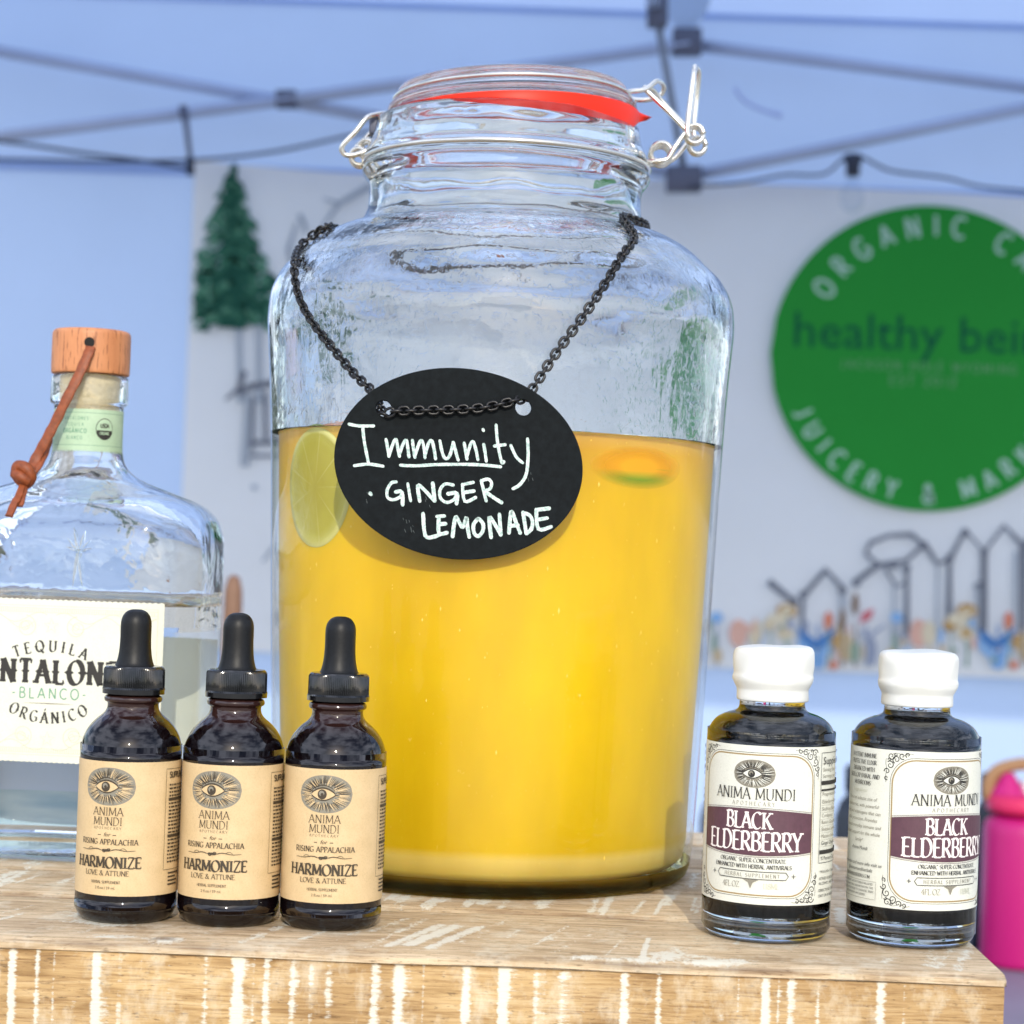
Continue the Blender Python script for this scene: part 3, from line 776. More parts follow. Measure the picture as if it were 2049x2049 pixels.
ink.build('printed_pine_tree', greens, ban)
# flower border
fl = [('amber', (.50, .30, .10)), ('blue', (.075, .22, .50)), ('sky', (.28, .48, .75)), ('rose', (.60, .14, .16)), ('coral', (.70, .22, .12)), ('peach', (.75, .46, .36)), ('sand', (.60, .48, .30)), ('slate', (.32, .36, .46)), ('sage', (.30, .40, .30)), ('cream', (.74, .66, .48)), ('umber', (.22, .13, .07))]
fm = [canvas('flower_'+n_, c_, .1) for n_, c_ in fl]; FI = {n_: i for i, (n_, _) in enumerate(fl)}
ink = Ink(bmap, 1.0, 60)
def blob(x, y, a, b, c): u_ = Z8(x, y); ink.ellipse(u_[0], u_[1], a*.75, b*.75, FI[c], 12)
def leafs(x, y, c, s=1.0):
    for sg_ in (-1, 1):
        for q in (0, 1):
            ink.stroke([Z8(x, y+q*70), Z8(x+sg_*70*s, y-60+q*70), Z8(x+sg_*110*s, y-110+q*60)], [16*s, 18*s, 3], FI[c] if q == 0 else FI['sky'])
for ox in (0, 1040, 2080, -1000, -2040):
    blob(560+ox, 640, 30, 20, 'amber'); blob(460+ox, 722, 17, 17, 'amber'); blob(550+ox, 770, 26, 20, 'cream'); blob(556+ox, 768, 12, 12, 'amber'); blob(505+ox, 690, 30, 16, 'cream')
    leafs(730+ox, 850, 'blue'); blob(740+ox, 930, 22, 24, 'sky'); blob(800+ox, 700, 12, 26, 'coral'); blob(880+ox, 700, 9, 34, 'umber'); blob(955+ox, 600, 9, 30, 'umber')
    ink.stroke([Z8(985+ox, 710), Z8(1020+ox, 670), Z8(1060+ox, 635)], [4, 20, 5], FI['rose'])
    blob(850+ox, 820, 16, 22, 'amber'); blob(900+ox, 850, 22, 40, 'sand'); blob(950+ox, 880, 14, 30, 'sage'); blob(830+ox, 955, 12, 12, 'coral')
    ink.stroke([Z8(1010+ox, 830), Z8(1060+ox, 770), Z8(1130+ox, 720)], [5, 8, 4], FI['slate']); blob(1050+ox, 880, 14, 40, 'slate')
    blob(1380+ox, 770, 20, 34, 'cream'); blob(1160+ox, 900, 14, 20, 'sand')
    blob(280+ox, 770, 26, 38, 'peach'); blob(300+ox, 740, 30, 12, 'peach'); blob(155+ox, 680, 18, 16, 'sky'); blob(145+ox, 830, 10, 30, 'sage'); blob(410+ox, 790, 7, 26, 'sky')
    for fx_, fy_ in ((560, 640), (460, 722), (550, 770)):
        for a_ in range(6): blob(fx_+ox+26*cos(a_*1.05), fy_+20*sin(a_*1.05), 7, 7, 'cream')
        ink.stroke([Z8(fx_+ox, fy_+20), Z8(fx_+ox+12, fy_+120), Z8(fx_+ox+4, 965)], [3, 3, 4], FI['sage'])
    for fx_, c_ in ((735, 'blue'), (800, 'sage'), (880, 'umber'), (955, 'umber'), (1020, 'slate'), (280, 'peach'), (155, 'slate'), (1380, 'sand')):
        ink.stroke([Z8(fx_+ox, 720), Z8(fx_+ox+8, 850), Z8(fx_+ox, 965)], [3, 4, 4], FI[c_])
    for k in range(16): blob(rd.uniform(120, 1150)+ox, rd.uniform(720, 960), rd.uniform(4, 10), rd.uniform(8, 24), rd.choice(['slate', 'sage', 'peach', 'sky', 'sand']))
# keep only what lies on the sheet
keepf, keepi = [], []
for f_, i_ in zip(ink.f, ink.i):
    if all(x_l+6 < ink.v[k][0] < 1990 for k in f_): keepf.append(f_); keepi.append(i_)
ink.f, ink.i = keepf, keepi
ink.build('printed_flowers', fm, ban)['kind'] = 'stuff'

# ------------------------------------------------------------------ far table and what stands on it
TZ = -394.0
M_CLOTH = plain('grey_violet_tabletop', (.20, .19, .24), .5, noise=6, amt=.1)
bt = thing('back_table', 'grey violet table standing inside the tent behind the crate', 'table', (500, 2900, GZ))
v, f = boxm(-1400, 900, -500, 480, TZ-GZ-30, TZ-GZ, 4); add('tabletop', v, f, M_CLOTH, bt, True)
for sx_ in (-1340, 840):
    for sy_ in (-440, 420):
        v, f = boxm(sx_-18, sx_+18, sy_-18, sy_+18, 0, TZ-GZ-30.5, 2); add('leg', v, f, M_POLE, bt, True)
def at_table(x, y): # foot on the far table under image point x at depth y
    return (P(x, 1815, y).x, y, TZ)
ZS = lambda v, f: ([(a, b, c*.92) for a, b, c in v], f)
pb = thing('water_bottle', 'magenta insulated water bottle with brown loop handle at the right edge', 'water bottle', at_table(1928, 2960))
M_MAG = plain('magenta_powder_coat', (.47, .006, .15), .38, noise=900, amt=.08); M_MAG2 = plain('red_pink_plastic', (.62, .016, .10), .4)
v, f = lathe([(0, 0), (52, 0), (57, 4), (58, 10), (58, 198), (56, 210), (50, 218), (42, 222), (0, 222)], 48); add('flask', *ZS(v, f), M_MAG, pb, True)
v, f = lathe([(0, 222.5), (41, 222.5), (41, 227), (53, 228), (55, 232), (55, 248), (50, 252), (0, 252)], 48); add('lid', *ZS(v, f), M_MAG2, pb, True)
v, f = lathe([(26, 252.5), (21, 262), (12, 276), (8, 284), (0, 286)], 24); o = add('spout', [(a-26, b, c*.92) for a, b, c in v], f, M_MAG, pb, True)
v, f = tube(catmull([(-50, 0, 244), (-52, 0, 268), (-40, 0, 288), (-10, 0, 298), (20, 0, 298), (45, 0, 286), (52, 0, 262), (50, 0, 246)], 6), 5.5, 10, flat=1.8); add('handle', *ZS(v, f), plain('brown_handle', (.30, .16, .07), .6), pb, True)
v, f = boxm(-8, 40, -10, 10, 252.5, 276, 4); add('straw_cover', *ZS(v, f), plain('white_plastic', (.72, .70, .72), .4), pb, True)
# dark bottles further back
M_DKB = plain('dark_navy_steel', (.012, .018, .03), .3)
def flask(name, label, x, d_, h, r, mat, capm):
    t = thing(name, label, 'bottle', at_table(x, d_))
    v, f = lathe([(0, 0), (r-2, 0), (r, 3), (r, h*.72), (r*.8, h*.8), (r*.55, h*.84), (r*.55, h*.86), (0, h*.86)], 28); add('flask', v, f, mat, t, True)
    v, f = lathe([(0, h*.862), (r*.62, h*.862), (r*.64, h*.98), (r*.5, h), (0, h)], 28); add('cap', v, f, capm, t, True)
flask('dark_bottle', 'dark navy bottle blurred behind the gap between the two white capped bottles', 1612, 3000, 262, 34, M_DKB, M_DKB)
flask('dark_bottle', 'dark navy bottle blurred just left of the magenta water bottle', 1858, 3080, 250, 22, M_DKB, M_DKB)
flask('small_grey_bottle', 'small grey bottle with white cap blurred beside the jar', 1338, 3150, 226, 22, plain('slate_steel', (.10, .13, .18), .35), plain('white_cap_plastic', (.7, .7, .7), .4))
# brown rounded post behind the spirit bottle
pp = at_table(414, 2460)
v, f = lathe([(0, 0), (20, 0), (20, 6), (11, 10), (11, 250), (11.5, 420), (10.5, 485), (7, 500), (0, 504)], 20)
o = add('wooden_post', v, f, plain('brown_wood', (.20, .105, .06), .6, noise=20, amt=.2), None, True, pp)
tag(o, 'slim brown post with rounded top blurred between clear bottle and jar', 'post')

# ------------------------------------------------------------------ front table
ft = thing('front_table', 'folding table under the wooden crate', 'table', (0, 950, GZ))
v, f = boxm(-560, 520, -260, 260, -151-GZ-32, -151-GZ, 4); add('tabletop', v, f, plain('white_table_plastic', (.5, .5, .5), .5, noise=40, amt=.06), ft, True)
for sx_ in (-520, 480):
    for sy_ in (-220, 220):
        v, f = tube([(sx_, sy_, 0), (sx_, sy_, -151-GZ-32.5)], 13, 12); add('leg', v, f, M_POLE, ft, True)

# ------------------------------------------------------------------ wooden crate (riser)
YAW = RAD(-1.2)
CF = P(1896, 1838, 757)                              # front right top corner
crate = thing('wooden_crate', 'sun bleached pine crate with white paint streaks that the bottles stand on', 'crate', (CF.x, CF.y, -150), YAW)
W_ = 640.0                                             # runs out of the frame on the left
def grid_plank(name, x0, x1, y0, y1, z0, z1, mat, paintf, darkf, face, res=1.0, parent=crate):
    """plank as a bevelled box whose visible face is a fine grid carrying paint marks"""
    bm = bmesh.new()
    pl = bm.verts.layers.float.new('paint'); dl = bm.verts.layers.float.new('dark')
    b = 1.6
    nx = int((x1-x0)/res)
    if face == 'top': ny = max(6, int((y1-y0)/4))
    else: ny = max(6, int((z1-z0)/3))
    rows = []
    rj = random.Random(hash(name) % 997 + int(y0*7+z0))
    ph = rj.uniform(0, 9)
    for j in range(ny+1):
        row = []
        for i in range(nx+1):
            x = x0+(x1-x0)*i/nx; t = j/ny
            if face == 'top':
                y = y0+(y1-y0)*t; wv = .5*sin(x*.021+ph)+.35*sin(x*.073+ph*2)
                e = min(y-y0, y1-y)
                z = z1 - (b if e < .01 else 0)*.9 + (.25*sin(x*.05+ph) if e < 5 else 0)
                yy = y+(wv if e < .01 else 0)
                co_ = (x, yy, z); uv = (x, y)
            else:
                z = z0+(z1-z0)*t; e = z1-z
                y = y0+(b*.9 if e < .01 or z-z0 < .01 else 0); wv = .5*sin(x*.03+ph)+.4*sin(x*.11)
                co_ = (x, y+.25*sin(z*.2+x*.01), z+(wv if e < .01 else 0)); uv = (x, z)
            v_ = bm.verts.new(co_)
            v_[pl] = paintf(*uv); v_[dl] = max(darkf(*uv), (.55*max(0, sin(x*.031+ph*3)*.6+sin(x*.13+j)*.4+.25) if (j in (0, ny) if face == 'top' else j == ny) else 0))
            row.append(v_)
        rows.append(row)
    for j in range(ny):
        for i in range(nx):
            q = (rows[j][i], rows[j][i+1], rows[j+1][i+1], rows[j+1][i])
            bm.faces.new(q)
    # skirt and back
    def skirt(edge, off):
        lo = [bm.verts.new((v_.co.x+off[0], v_.co.y+off[1], v_.co.z+off[2])) for v_ in edge]
        for a, b_, c, d in zip(edge[:-1], edge[1:], lo[1:], lo[:-1]): bm.faces.new((a, b_, c, d))
        return lo
    th = (0, 0, -(z1-z0)) if face == 'top' else (0, y1-y0, 0)
    a = skirt(rows[0], th); c = skirt(rows[-1][::-1], th)
    for col_ in (0, -1):
        e = [r_[col_] for r_ in rows]; skirt(e if col_ else e[::-1], th)
    bm.faces.new((a[0], a[-1], c[0], c[-1])[::-1])
    bmesh.ops.recalc_face_normals(bm, faces=bm.faces)
    me = bpy.data.meshes.new(name)
    for v_ in bm.verts: v_.co *= MM
    bm.to_mesh(me); bm.free(); me.materials.append(mat)
    o = bpy.data.objects.new(name, me); COL.objects.link(o); o.parent = parent
    smooth_by_angle(o, 40)
    return o
fx = lambda px: (px-1896)/5.33*1.0                     # photo column on the front face -> local x
strk = [(5, 4, .6), (30, 8, 1), (78, 6, .8), (110, 4, .5), (150, 3, .4), (190, 10, 1), (200, 14, .45), (235, 5, .6), (275, 3, .35), (330, 2, .3), (397, 7, .7), (457, 13, 1.1), (470, 16, .5), (487, 4, .6), (512, 8, .75), (562, 8, .7), (572, 3, .4), (597, 5, .6), (630, 8, .5), (716, 10, .85), (762, 13, .95), (770, 20, .5), (808, 4, .5), (888, 9, .9), (958, 12, 1.15), (968, 18, .5), (1020, 8, .65), (1035, 6, .4), (1070, 13, .55), (1110, 4, .35), (1185, 9, 1.0), (1250, 7, .8), (1275, 3, .35), (1370, 3, .5), (1400, 3, .45), (1450, 9, 1.05), (1475, 5, .6), (1497, 9, .9), (1548, 5, .65), (1577, 3, .4), (1665, 10, .95), (1710, 4, .5), (1780, 12, .3)]
strk = [(fx(a), b*1.9/5.33, c) for a, b, c in strk]
rs = random.Random(11)
top_cut = {s_[0]: (rs.uniform(-9, -1), rs.uniform(-70, -26)) for s_ in strk}
def pf_front(x, z):
    zz = z-150; val = 0
    for (sx_, w2, k) in strk:
        d_ = x-sx_
        if abs(d_) < w2*1.5:
            t0, t1 = top_cut[sx_]
            e = 1.0
            if zz > t0*.35: e = .35
            if zz < t1: e = .25
            sh = max(0, 1-abs(d_)/(w2*.62)) if d_ < 0 else max(0, 1-abs(d_)/(w2*.95))
            val = max(val, min(1, k*e*(sh**.8))*.95)
    return val
def df_front(x, z):
    zz = z-150
    for px, py, r in ((305, 2012, 3.2), (303, 2004, 1.6), (888, 1905, .9), (1440, 1915, .8), (1210, 1895, .7)):
        d_ = math.hypot(x-fx(px), (zz+(py-1800-px*.03)/5.0)*1.0)
        if d_ < r*.6: return .85*(1-d_/(r*.6))
    return 0
# front board (with a gap strip under the top planks)
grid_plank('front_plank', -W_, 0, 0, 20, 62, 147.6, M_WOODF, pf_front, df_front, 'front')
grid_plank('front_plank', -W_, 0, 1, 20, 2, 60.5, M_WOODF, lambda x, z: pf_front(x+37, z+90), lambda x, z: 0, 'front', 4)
# top planks
def mkpaint(seed, n, kmin, kmax, slant, y0, y1, extra=(), xr=(-640, 0)):
    r_ = random.Random(seed); L = []
    for _ in range(n):
        L.append((r_.uniform(*xr), r_.uniform(1.2, 4.2), r_.uniform(kmin, kmax), r_.uniform(y0, (y0+y1)/2), r_.uniform((y0+y1)/2, y1), r_.uniform(slant-.08, slant+.08)))
    L += list(extra)
    L.sort(); 
    def fn(x, y):
        val = 0
        for (sx_, w2, k, ya, yb, sl_) in L:
            if y < ya or y > yb: continue
            d_ = x-sx_-(y-y0)*sl_
            if abs(d_) < w2: val = max(val, k*(1-abs(d_)/w2)**.5)
        return val*.85
    return fn
f_top = lambda px: (px-1896)/5.2
ex1 = [(f_top(740), 3.2, 1.0, 10, 60, .35), (f_top(772), 4, 1.1, 14, 62, .35), (f_top(820), 3.5, 1.0, 8, 62, .35), (f_top(1130), 8, .8, 1, 9, .2), (f_top(1180), 9, .8, 1, 7, .2), (f_top(1235), 9, .9, 1, 9, .1), (f_top(1232), 1.6, 1.0, 2, 48, .1), (f_top(1160), 1.2, .5, 10, 50, .2), (f_top(1280), 10, .8, 5, 22, .1), (f_top(1360), 16, 1.0, 3, 8, .1), (f_top(1330), 10, .7, 14, 18, .1), (f_top(1400), 12, .8, 4, 12, .1), (f_top(1290), 6, .6, 22, 34, .1), (f_top(90), 18, .8, 34, 52, .5), (f_top(40), 16, .7, 44, 66, .5), (f_top(210), 10, .8, 6, 13, .8), (f_top(300), 10, .8, 6, 14, .8), (f_top(340), 8, .9, 3, 12, .5), (f_top(140), 14, .6, 28, 40, .5), (f_top(860), 3, .5, 40, 75, .3)]
p1 = mkpaint(5, 70, .25, .75, .3, 0, 84, ex1)
def dk1(x, y):
    d_ = math.hypot((x-f_top(347))/5.2, (y-9)/3.4)
    if d_ < 1: return .8*(1-.55*d_ if d_ > .75 else .65)
    return 0
def edge_dirt(fn):
    return fn
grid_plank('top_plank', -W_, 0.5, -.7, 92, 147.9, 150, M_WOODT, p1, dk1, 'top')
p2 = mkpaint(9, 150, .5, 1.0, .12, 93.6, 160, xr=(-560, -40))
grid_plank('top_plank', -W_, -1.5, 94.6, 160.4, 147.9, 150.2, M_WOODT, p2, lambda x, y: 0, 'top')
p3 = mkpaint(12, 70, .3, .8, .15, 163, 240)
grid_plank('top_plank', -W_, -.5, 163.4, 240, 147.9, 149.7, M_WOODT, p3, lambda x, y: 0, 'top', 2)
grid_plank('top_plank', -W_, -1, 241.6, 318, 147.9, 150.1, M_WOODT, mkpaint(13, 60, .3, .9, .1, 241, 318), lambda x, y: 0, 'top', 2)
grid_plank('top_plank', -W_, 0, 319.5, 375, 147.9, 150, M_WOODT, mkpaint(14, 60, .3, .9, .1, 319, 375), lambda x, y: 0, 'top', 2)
# right and back boards
for z0_, z1_ in ((62, 129), (2, 60.5)):
    v, f = boxm(-20, -.6, 21, 354, z0_, z1_+(18.4 if z0_ > 50 else 0), 1.2); add('side_plank', v, f, M_WOODF, crate, True)
    v, f = boxm(-W_, -W_+19, 21, 354, z0_, z1_+(18.4 if z0_ > 50 else 0), 1.2); add('side_plank', v, f, M_WOODF, crate, True)
    v, f = boxm(-W_+20, -21, 355, 374, z0_, z1_+(18.4 if z0_ > 50 else 0), 1.2); add('back_plank', v, f, M_WOODF, crate, True)
# small nail slot at the corner
v, f = boxm(-6.2, -1.0, -.25, 1, 128.6, 129.2); add('saw_notch', v, f, plain('dark_slot', (.03, .015, .008), .9), crate)

# ================================================================== GLASS JAR
JX, JY = -8.0, 972.0
jar = thing('glass_jar', 'large clear glass jar of yellow lemonade with wire clasp lid and red seal', 'jar', (JX, JY, 0))
outer = [(0, 1.2), (60, .8), (84, 0), (89, .5), (91.6, 2.6), (93.2, 7), (93.8, 12), (94.6, 20), (95.6, 40), (98.5, 105), (101.8, 194.5), (104.4, 236), (105, 246), (104.5, 256), (102.6, 263), (98.8, 270), (92.5, 276.2), (85, 283.2), (76, 288.6), (68.5, 291.6), (64.6, 294), (62.4, 298), (61.6, 303), (61.8, 311), (63.4, 314), (65, 316.5), (65.2, 319), (63.8, 321), (63.6, 323), (64.4, 325), (63.2, 328), (61.4, 332), (60.2, 337), (59.4, 341)]
zf = lambda z: z if z < 141 else 141+(z-141)*.975
outer = [(r, zf(z)) for r, z in outer]
def smoothp(pr, n=3):
    p3 = catmull([(r, 0, z) for r, z in pr], n); return [(max(0, p.x), p.z) for p in p3]
so_ = smoothp(outer[4:], 3)
outer2 = outer[:4]+so_
inner = [(57.8, 342), (55.5, 341.6), (54.6, 338), (55.6, 330), (57.2, 318), (57.4, 300), (58.6, 294), (63, 289), (73, 285), (83.5, 279), (92, 270), (97.4, 262.5), (100, 254), (100.6, 245), (99.8, 230), (98.1, 194.2)]
inner = [(r, zf(z)) for r, z in inner]
inner2 = smoothp(inner, 3)
ph = [random.uniform(0, 6) for _ in range(12)]
def wob_in(r, z, a):
    k = 0 if z > 330 else 1
    if z < 196: k = .2
    if 262 < z < 300: k = 1.9
    dr_ = .7*k*(.28*sin(3*a+z*.05+ph[0])+.22*sin(7*a-z*.11+ph[1])+.14*sin(13*a+z*.23+ph[2])+.16*sin(z*.35+2*a+ph[3])+.12*sin(z*.6-5*a+ph[4]))
    return r+dr_, z
def wob_out(r, z, a):
    k = 1 if 200 < z < 310 else 0
    return r+k*.10*sin(5*a+z*.07+ph[5])+k*.06*sin(9*a-z*.13+ph[6]), z
SEG = 192
v, f = lathe(outer2, SEG, wob=wob_out)
no_ = len(v)
v2, f2 = lathe([outer2[-1]]+inner2, SEG, wob=lambda r, z, a: wob_in(r, z, a) if z < 330 else (r, z))
V, Fc = merge((v, f), (v2, f2))
mids = []
for q in Fc:
    zz = sum(V[i][2] for i in q)/len(q)
    rr_ = max(math.hypot(V[i][0], V[i][1]) for i in q); mids.append(2 if zz < 8 else (1 if zz < 193.1 else (3 if max(q) >= no_ and 193 < zz < 284 else 0)))
o = add('glass_body', V, Fc, [M_JAR, M_JARTHIN, M_BASEG, M_JARIN], jar, True, mids=mids)
bm = bmesh.new(); bm.from_mesh(o.data); bmesh.ops.remove_doubles(bm, verts=bm.verts, dist=1e-6); bmesh.ops.recalc_face_normals(bm, faces=bm.faces)
bm.to_mesh(o.data); bm.free()
def orient_out(o, pt):
    """make the outermost faces point away from pt"""
    me = o.data; k = max(range(len(me.polygons)), key=lambda i: (Vector(me.polygons[i].center)-Vector(pt)*MM).length)
    p = me.polygons[k]
    if p.normal.dot(p.center-Vector(pt)*MM) < 0: me.flip_normals()
orient_out(o, (0, 0, 150))
me = o.data
# the liquid: fills the inside of the wall
liq = [(0, 6), (80, 6), (86.5, 7.2), (90, 10.5), (91.2, 18), (91.8, 40), (94.9, 105), (97.0, 160), (98.05, 191.5), (98.35, 193.2), (97.6, 193.0), (95, 192.6), (0, 192.6)]
v, f = lathe(liq[:-4]+[(98.3, 193.2)], SEG); 
vt, ft_ = lathe([(98.3, 193.2), (97.5, 193.0), (94, 192.6), (50, 192.6), (0, 192.6)], SEG)
V, Fc = merge((v, f), (vt, ft_))
lo = add('lemonade', V, Fc, M_LEM, None, True, (JX, JY, 0))
bm = bmesh.new(); bm.from_mesh(lo.data); bmesh.ops.remove_doubles(bm, verts=bm.verts, dist=1e-6); bmesh.ops.recalc_face_normals(bm, faces=bm.faces); bm.to_mesh(lo.data); bm.free()
tag(lo, 'cloudy golden yellow lemonade filling two thirds of the big jar', 'drink')
def jr(z):
    for (r0, z0), (r1, z1) in zip(liq[1:-4], liq[2:-3]):
        if z0 <= z <= z1: return r0+(r1-r0)*(z-z0)/(z1-z0)
    return 98.2
def outr(z):
    best = 0
    for (r0, z0), (r1, z1) in zip(outer2[:-1], outer2[1:]):
        if min(z0, z1) <= z <= max(z0, z1) and z1 != z0: best = max(best, r0+(r1-r0)*(z-z0)/(z1-z0))
    return best
rb_ = random.Random(21); bv, bf = [], []
for _ in range(100):
    th_ = RAD(rb_.uniform(-75, 75)); z_ = rb_.choice([rb_.uniform(12, 190), rb_.uniform(60, 150), rb_.uniform(187, 192.6)]); s_ = rb_.uniform(.15, .55); el_ = rb_.uniform(1, 3.2) if z_ < 187 else 1
    r_ = jr(min(z_, 192))+.15; q = len(bv)
    for a, b, c in ((0, 0, .5), (1, 0, 0), (0, 1, 0), (-1, 0, 0), (0, -1, 0)):
        t_ = th_+s_*a/98; bv.append(((r_+c*s_)*sin(t_), -(r_+c*s_)*cos(t_), z_+s_*el_*b))
    bf += [(q, q+1, q+2), (q, q+2, q+3), (q, q+3, q+4), (q, q+4, q+1)]
o = add('pulp', bv, bf, plain('pulp_flecks', (.92, .66, .10), .4), lo, True); o['kind'] = 'stuff'
# lime slice pressed against the wall
def lime_mat():
    q = N('lime_slice'); at = q.n('ShaderNodeAttribute', attribute_name='rad'); an = q.n('ShaderNodeAttribute', attribute_name='ang')
    c = q.ramp(at.outputs['Fac'], [(0, (.44, .37, .04, 1)), (.70, (.47, .41, .05, 1)), (.84, (.52, .47, .09, 1)), (.93, (.74, .70, .27, 1)), (.985, (.28, .36, .04, 1))])
    w_ = q.math('ABSOLUTE', q.math('SINE', q.math('MULTIPLY', an.outputs['Fac'], 4.5)))
    seg = q.ramp(w_, [(.0, (1, 1, 1, 1)), (.10, (0, 0, 0, 1))])
    c = q.mix(q.math('MULTIPLY', seg, .45), c, (.72, .66, .26, 1))
    f = q.noise(120, 4); c = q.mix(.35, c, q.ramp(f, [(.35, (.82, .8, .6, 1)), (.65, (1, 1, 1, 1))]), 'MULTIPLY')
    q.l(c, q.b.inputs['Base Color']); q.b.inputs['Roughness'].default_value = .25
    q.b.inputs['Subsurface Weight'].default_value = .3; q.b.inputs['Subsurface Radius'].default_value = (.006, .005, .002)
    return q.m
def wall_disc(name, th0, zc, ru, rv, mat, lift=.5, thick=2.5, zmax=400):
    bm = bmesh.new(); lr = bm.verts.layers.float.new('rad'); la = bm.verts.layers.float.new('ang')
    rings = []
    for j in range(13):
        t = j/12; ring = []
        for k in range(64):
            a = 2*pi*k/64; u = ru*t*cos(a)*(1+.02*sin(3*a)); vv = rv*t*sin(a)
            z = zc+vv; r_ = jr(min(z, 194))+lift+(.5 if .88 < t < .99 else 0)-(2.4 if t > .995 else 0); th = th0+u/98
            p = bm.verts.new((r_*sin(th)*MM, -r_*cos(th)*MM, z*MM)); p[lr] = t; p[la] = a
            ring.append(p)
        rings.append(ring)
    for A, B_ in zip(rings[:-1], rings[1:]):
        for k in range(64):
            k2 = (k+1) % 64; bm.faces.new((A[k], B_[k], B_[k2], A[k2]))
    bmesh.ops.remove_doubles(bm, verts=bm.verts, dist=1e-7)
    me = bpy.data.meshes.new(name); bm.to_mesh(me); bm.free(); me.materials.append(mat)
    me.polygons.foreach_set('use_smooth', [True]*len(me.polygons))
    o = bpy.data.objects.new(name, me); COL.objects.link(o); o.location = (JX*MM, JY*MM, 0); return o
o = wall_disc('lime_slice', RAD(-51), 167.5, 24.5, 27, lime_mat())
tag(o, 'round lime slice pressed against the glass left of the chalk sign', 'lime slice')
def soft(name, c1, c2, split):
    q = N(name); q.b.inputs['Base Color'].default_value = c1; q.b.inputs['Roughness'].default_value = .4
    at = q.n('ShaderNodeAttribute', attribute_name='rad'); an = q.n('ShaderNodeAttribute', attribute_name='ang')
    t = q.n('ShaderNodeTexCoord')
    s_ = q.math('MULTIPLY', q.math('SINE', an.outputs['Fac']), at.outputs['Fac'])
    c = q.ramp(q.math('ADD', q.math('MULTIPLY', s_, .5), .5), [(split-.10, c1), (split+.12, c2)])
    q.l(c, q.b.inputs['Base Color'])
    tr = q.n('ShaderNodeBsdfTransparent'); m_ = q.n('ShaderNodeMixShader')
    q.l(q.ramp(at.outputs['Fac'], [(.35, (.9, .9, .9, 1)), (.97, (0, 0, 0, 1))]), m_.inputs[0])
    q.l(tr.outputs[0], m_.inputs[1]); q.l(q.b.outputs[0], m_.inputs[2]); q.l(m_.outputs[0], q.o.inputs['Surface']); return q.m
o = wall_disc('orange_wedge', RAD(38.5), 180, 27, 9.5, soft('orange_flesh_in_cloud', (.13, .36, .01, 1), (.90, .41, .0, 1), .32), .25)
tag(o, 'orange wedge with green rind floating just under the surface at right', 'fruit slice')
v, f = lathe([(0, 0), (16, .3), (19, 1.4), (19.6, 3), (17, 4.4), (0, 4.8)], 40)
o = add('orange_slice', v, f, plain('orange_flesh', (.85, .30, .01), .4, noise=120, amt=.1), None, True, (JX-58, JY-52, 191.5)); o.rotation_euler = (RAD(8), RAD(-6), 0)
tag(o, 'bright orange slice floating on top behind the upper left of the sign', 'fruit slice')

# lid, slightly raised on its right side
lid = thing('tmp', 'x', 'x'); bpy.data.objects.remove(lid)
lidp = [(0, 353.5), (20, 353.8), (38, 354.6), (47, 355.4), (51, 354.6), (52.6, 352), (52.6, 349), (54.2, 348), (56, 346.8), (56.6, 344.6), (56, 343), (53.5, 342.6), (50.5, 341.6), (49.6, 338), (47, 337), (45, 339), (41, 344), (28, 347.6), (0, 348.6)]
LDX = 2.0
v, f = lathe(smoothp(lidp[1:-1], 3), 144)
V, Fc = lathe([lidp[0]]+smoothp(lidp[1:-1], 3)+[lidp[-1]], 144)
def tilt(V, deg, piv):
    R_ = Matrix.Rotation(RAD(deg), 3, 'Y')
    return [tuple(R_ @ (Vector(p)-Vector(piv))+Vector(piv)) for p in V]
PIV = (-60, 0, 342)
V = [(a+LDX, b, c-5.0) for a, b, c in tilt([(a, b, c+.6) for a, b, c in V], -2.6, PIV)]
lg = add('lid', V, Fc, glass('lid_glass', (.985, .99, .985, 1), bump_scale=30, bump_s=.25), jar, True); 
bm = bmesh.new(); bm.from_mesh(lg.data); bmesh.ops.recalc_face_normals(bm, faces=bm.faces); bm.to_mesh(lg.data); bm.free(); orient_out(lg, (0, 0, 347))
# red rubber seal squeezed out at the front right, with its pull tab
gv, gf = [], []; NG = 160
for k in range(NG):
    a = 2*pi*k/NG                         # 0 = +X right, front = -pi/2
    open_ = max(0, cos(a+RAD(42)))        # widest towards front right
    ro = 57.4+1.2*open_; ri = 50
    ztop = 342.6+(a*0); base = 342.0
    ed = ((math.degrees(a)+180) % 360)-180; th = (1.2+8.8*open_)*(1 if abs(ed+40) > 200 or ed < -22 else max(.22, 1-(ed+22)/26) if ed < 40 else .22+.3*0)
    tabr = 5.0*math.exp(-((ed+5)/3.4)**2)
    zt = 342.7+(57+57*cos(a))*sin(RAD(2.6))*1.0
    for (r_, z_) in ((ri, zt), (ro, zt), (ro+1.0+tabr, zt-th*.45), (ro+.2+tabr*.7, zt-th), (ri, zt-th*.9)):
        gv.append((r_*cos(a)*.985+LDX, r_*sin(a)*.985, z_-5.0))
for k in range(NG):
    k2 = (k+1) % NG
    for j in range(5): gf.append((k*5+j, k*5+(j+1) % 5, k2*5+(j+1) % 5, k2*5+j))
smooth_by_angle(add('rubber_seal', gv, gf, M_RED, jar, True), 50)

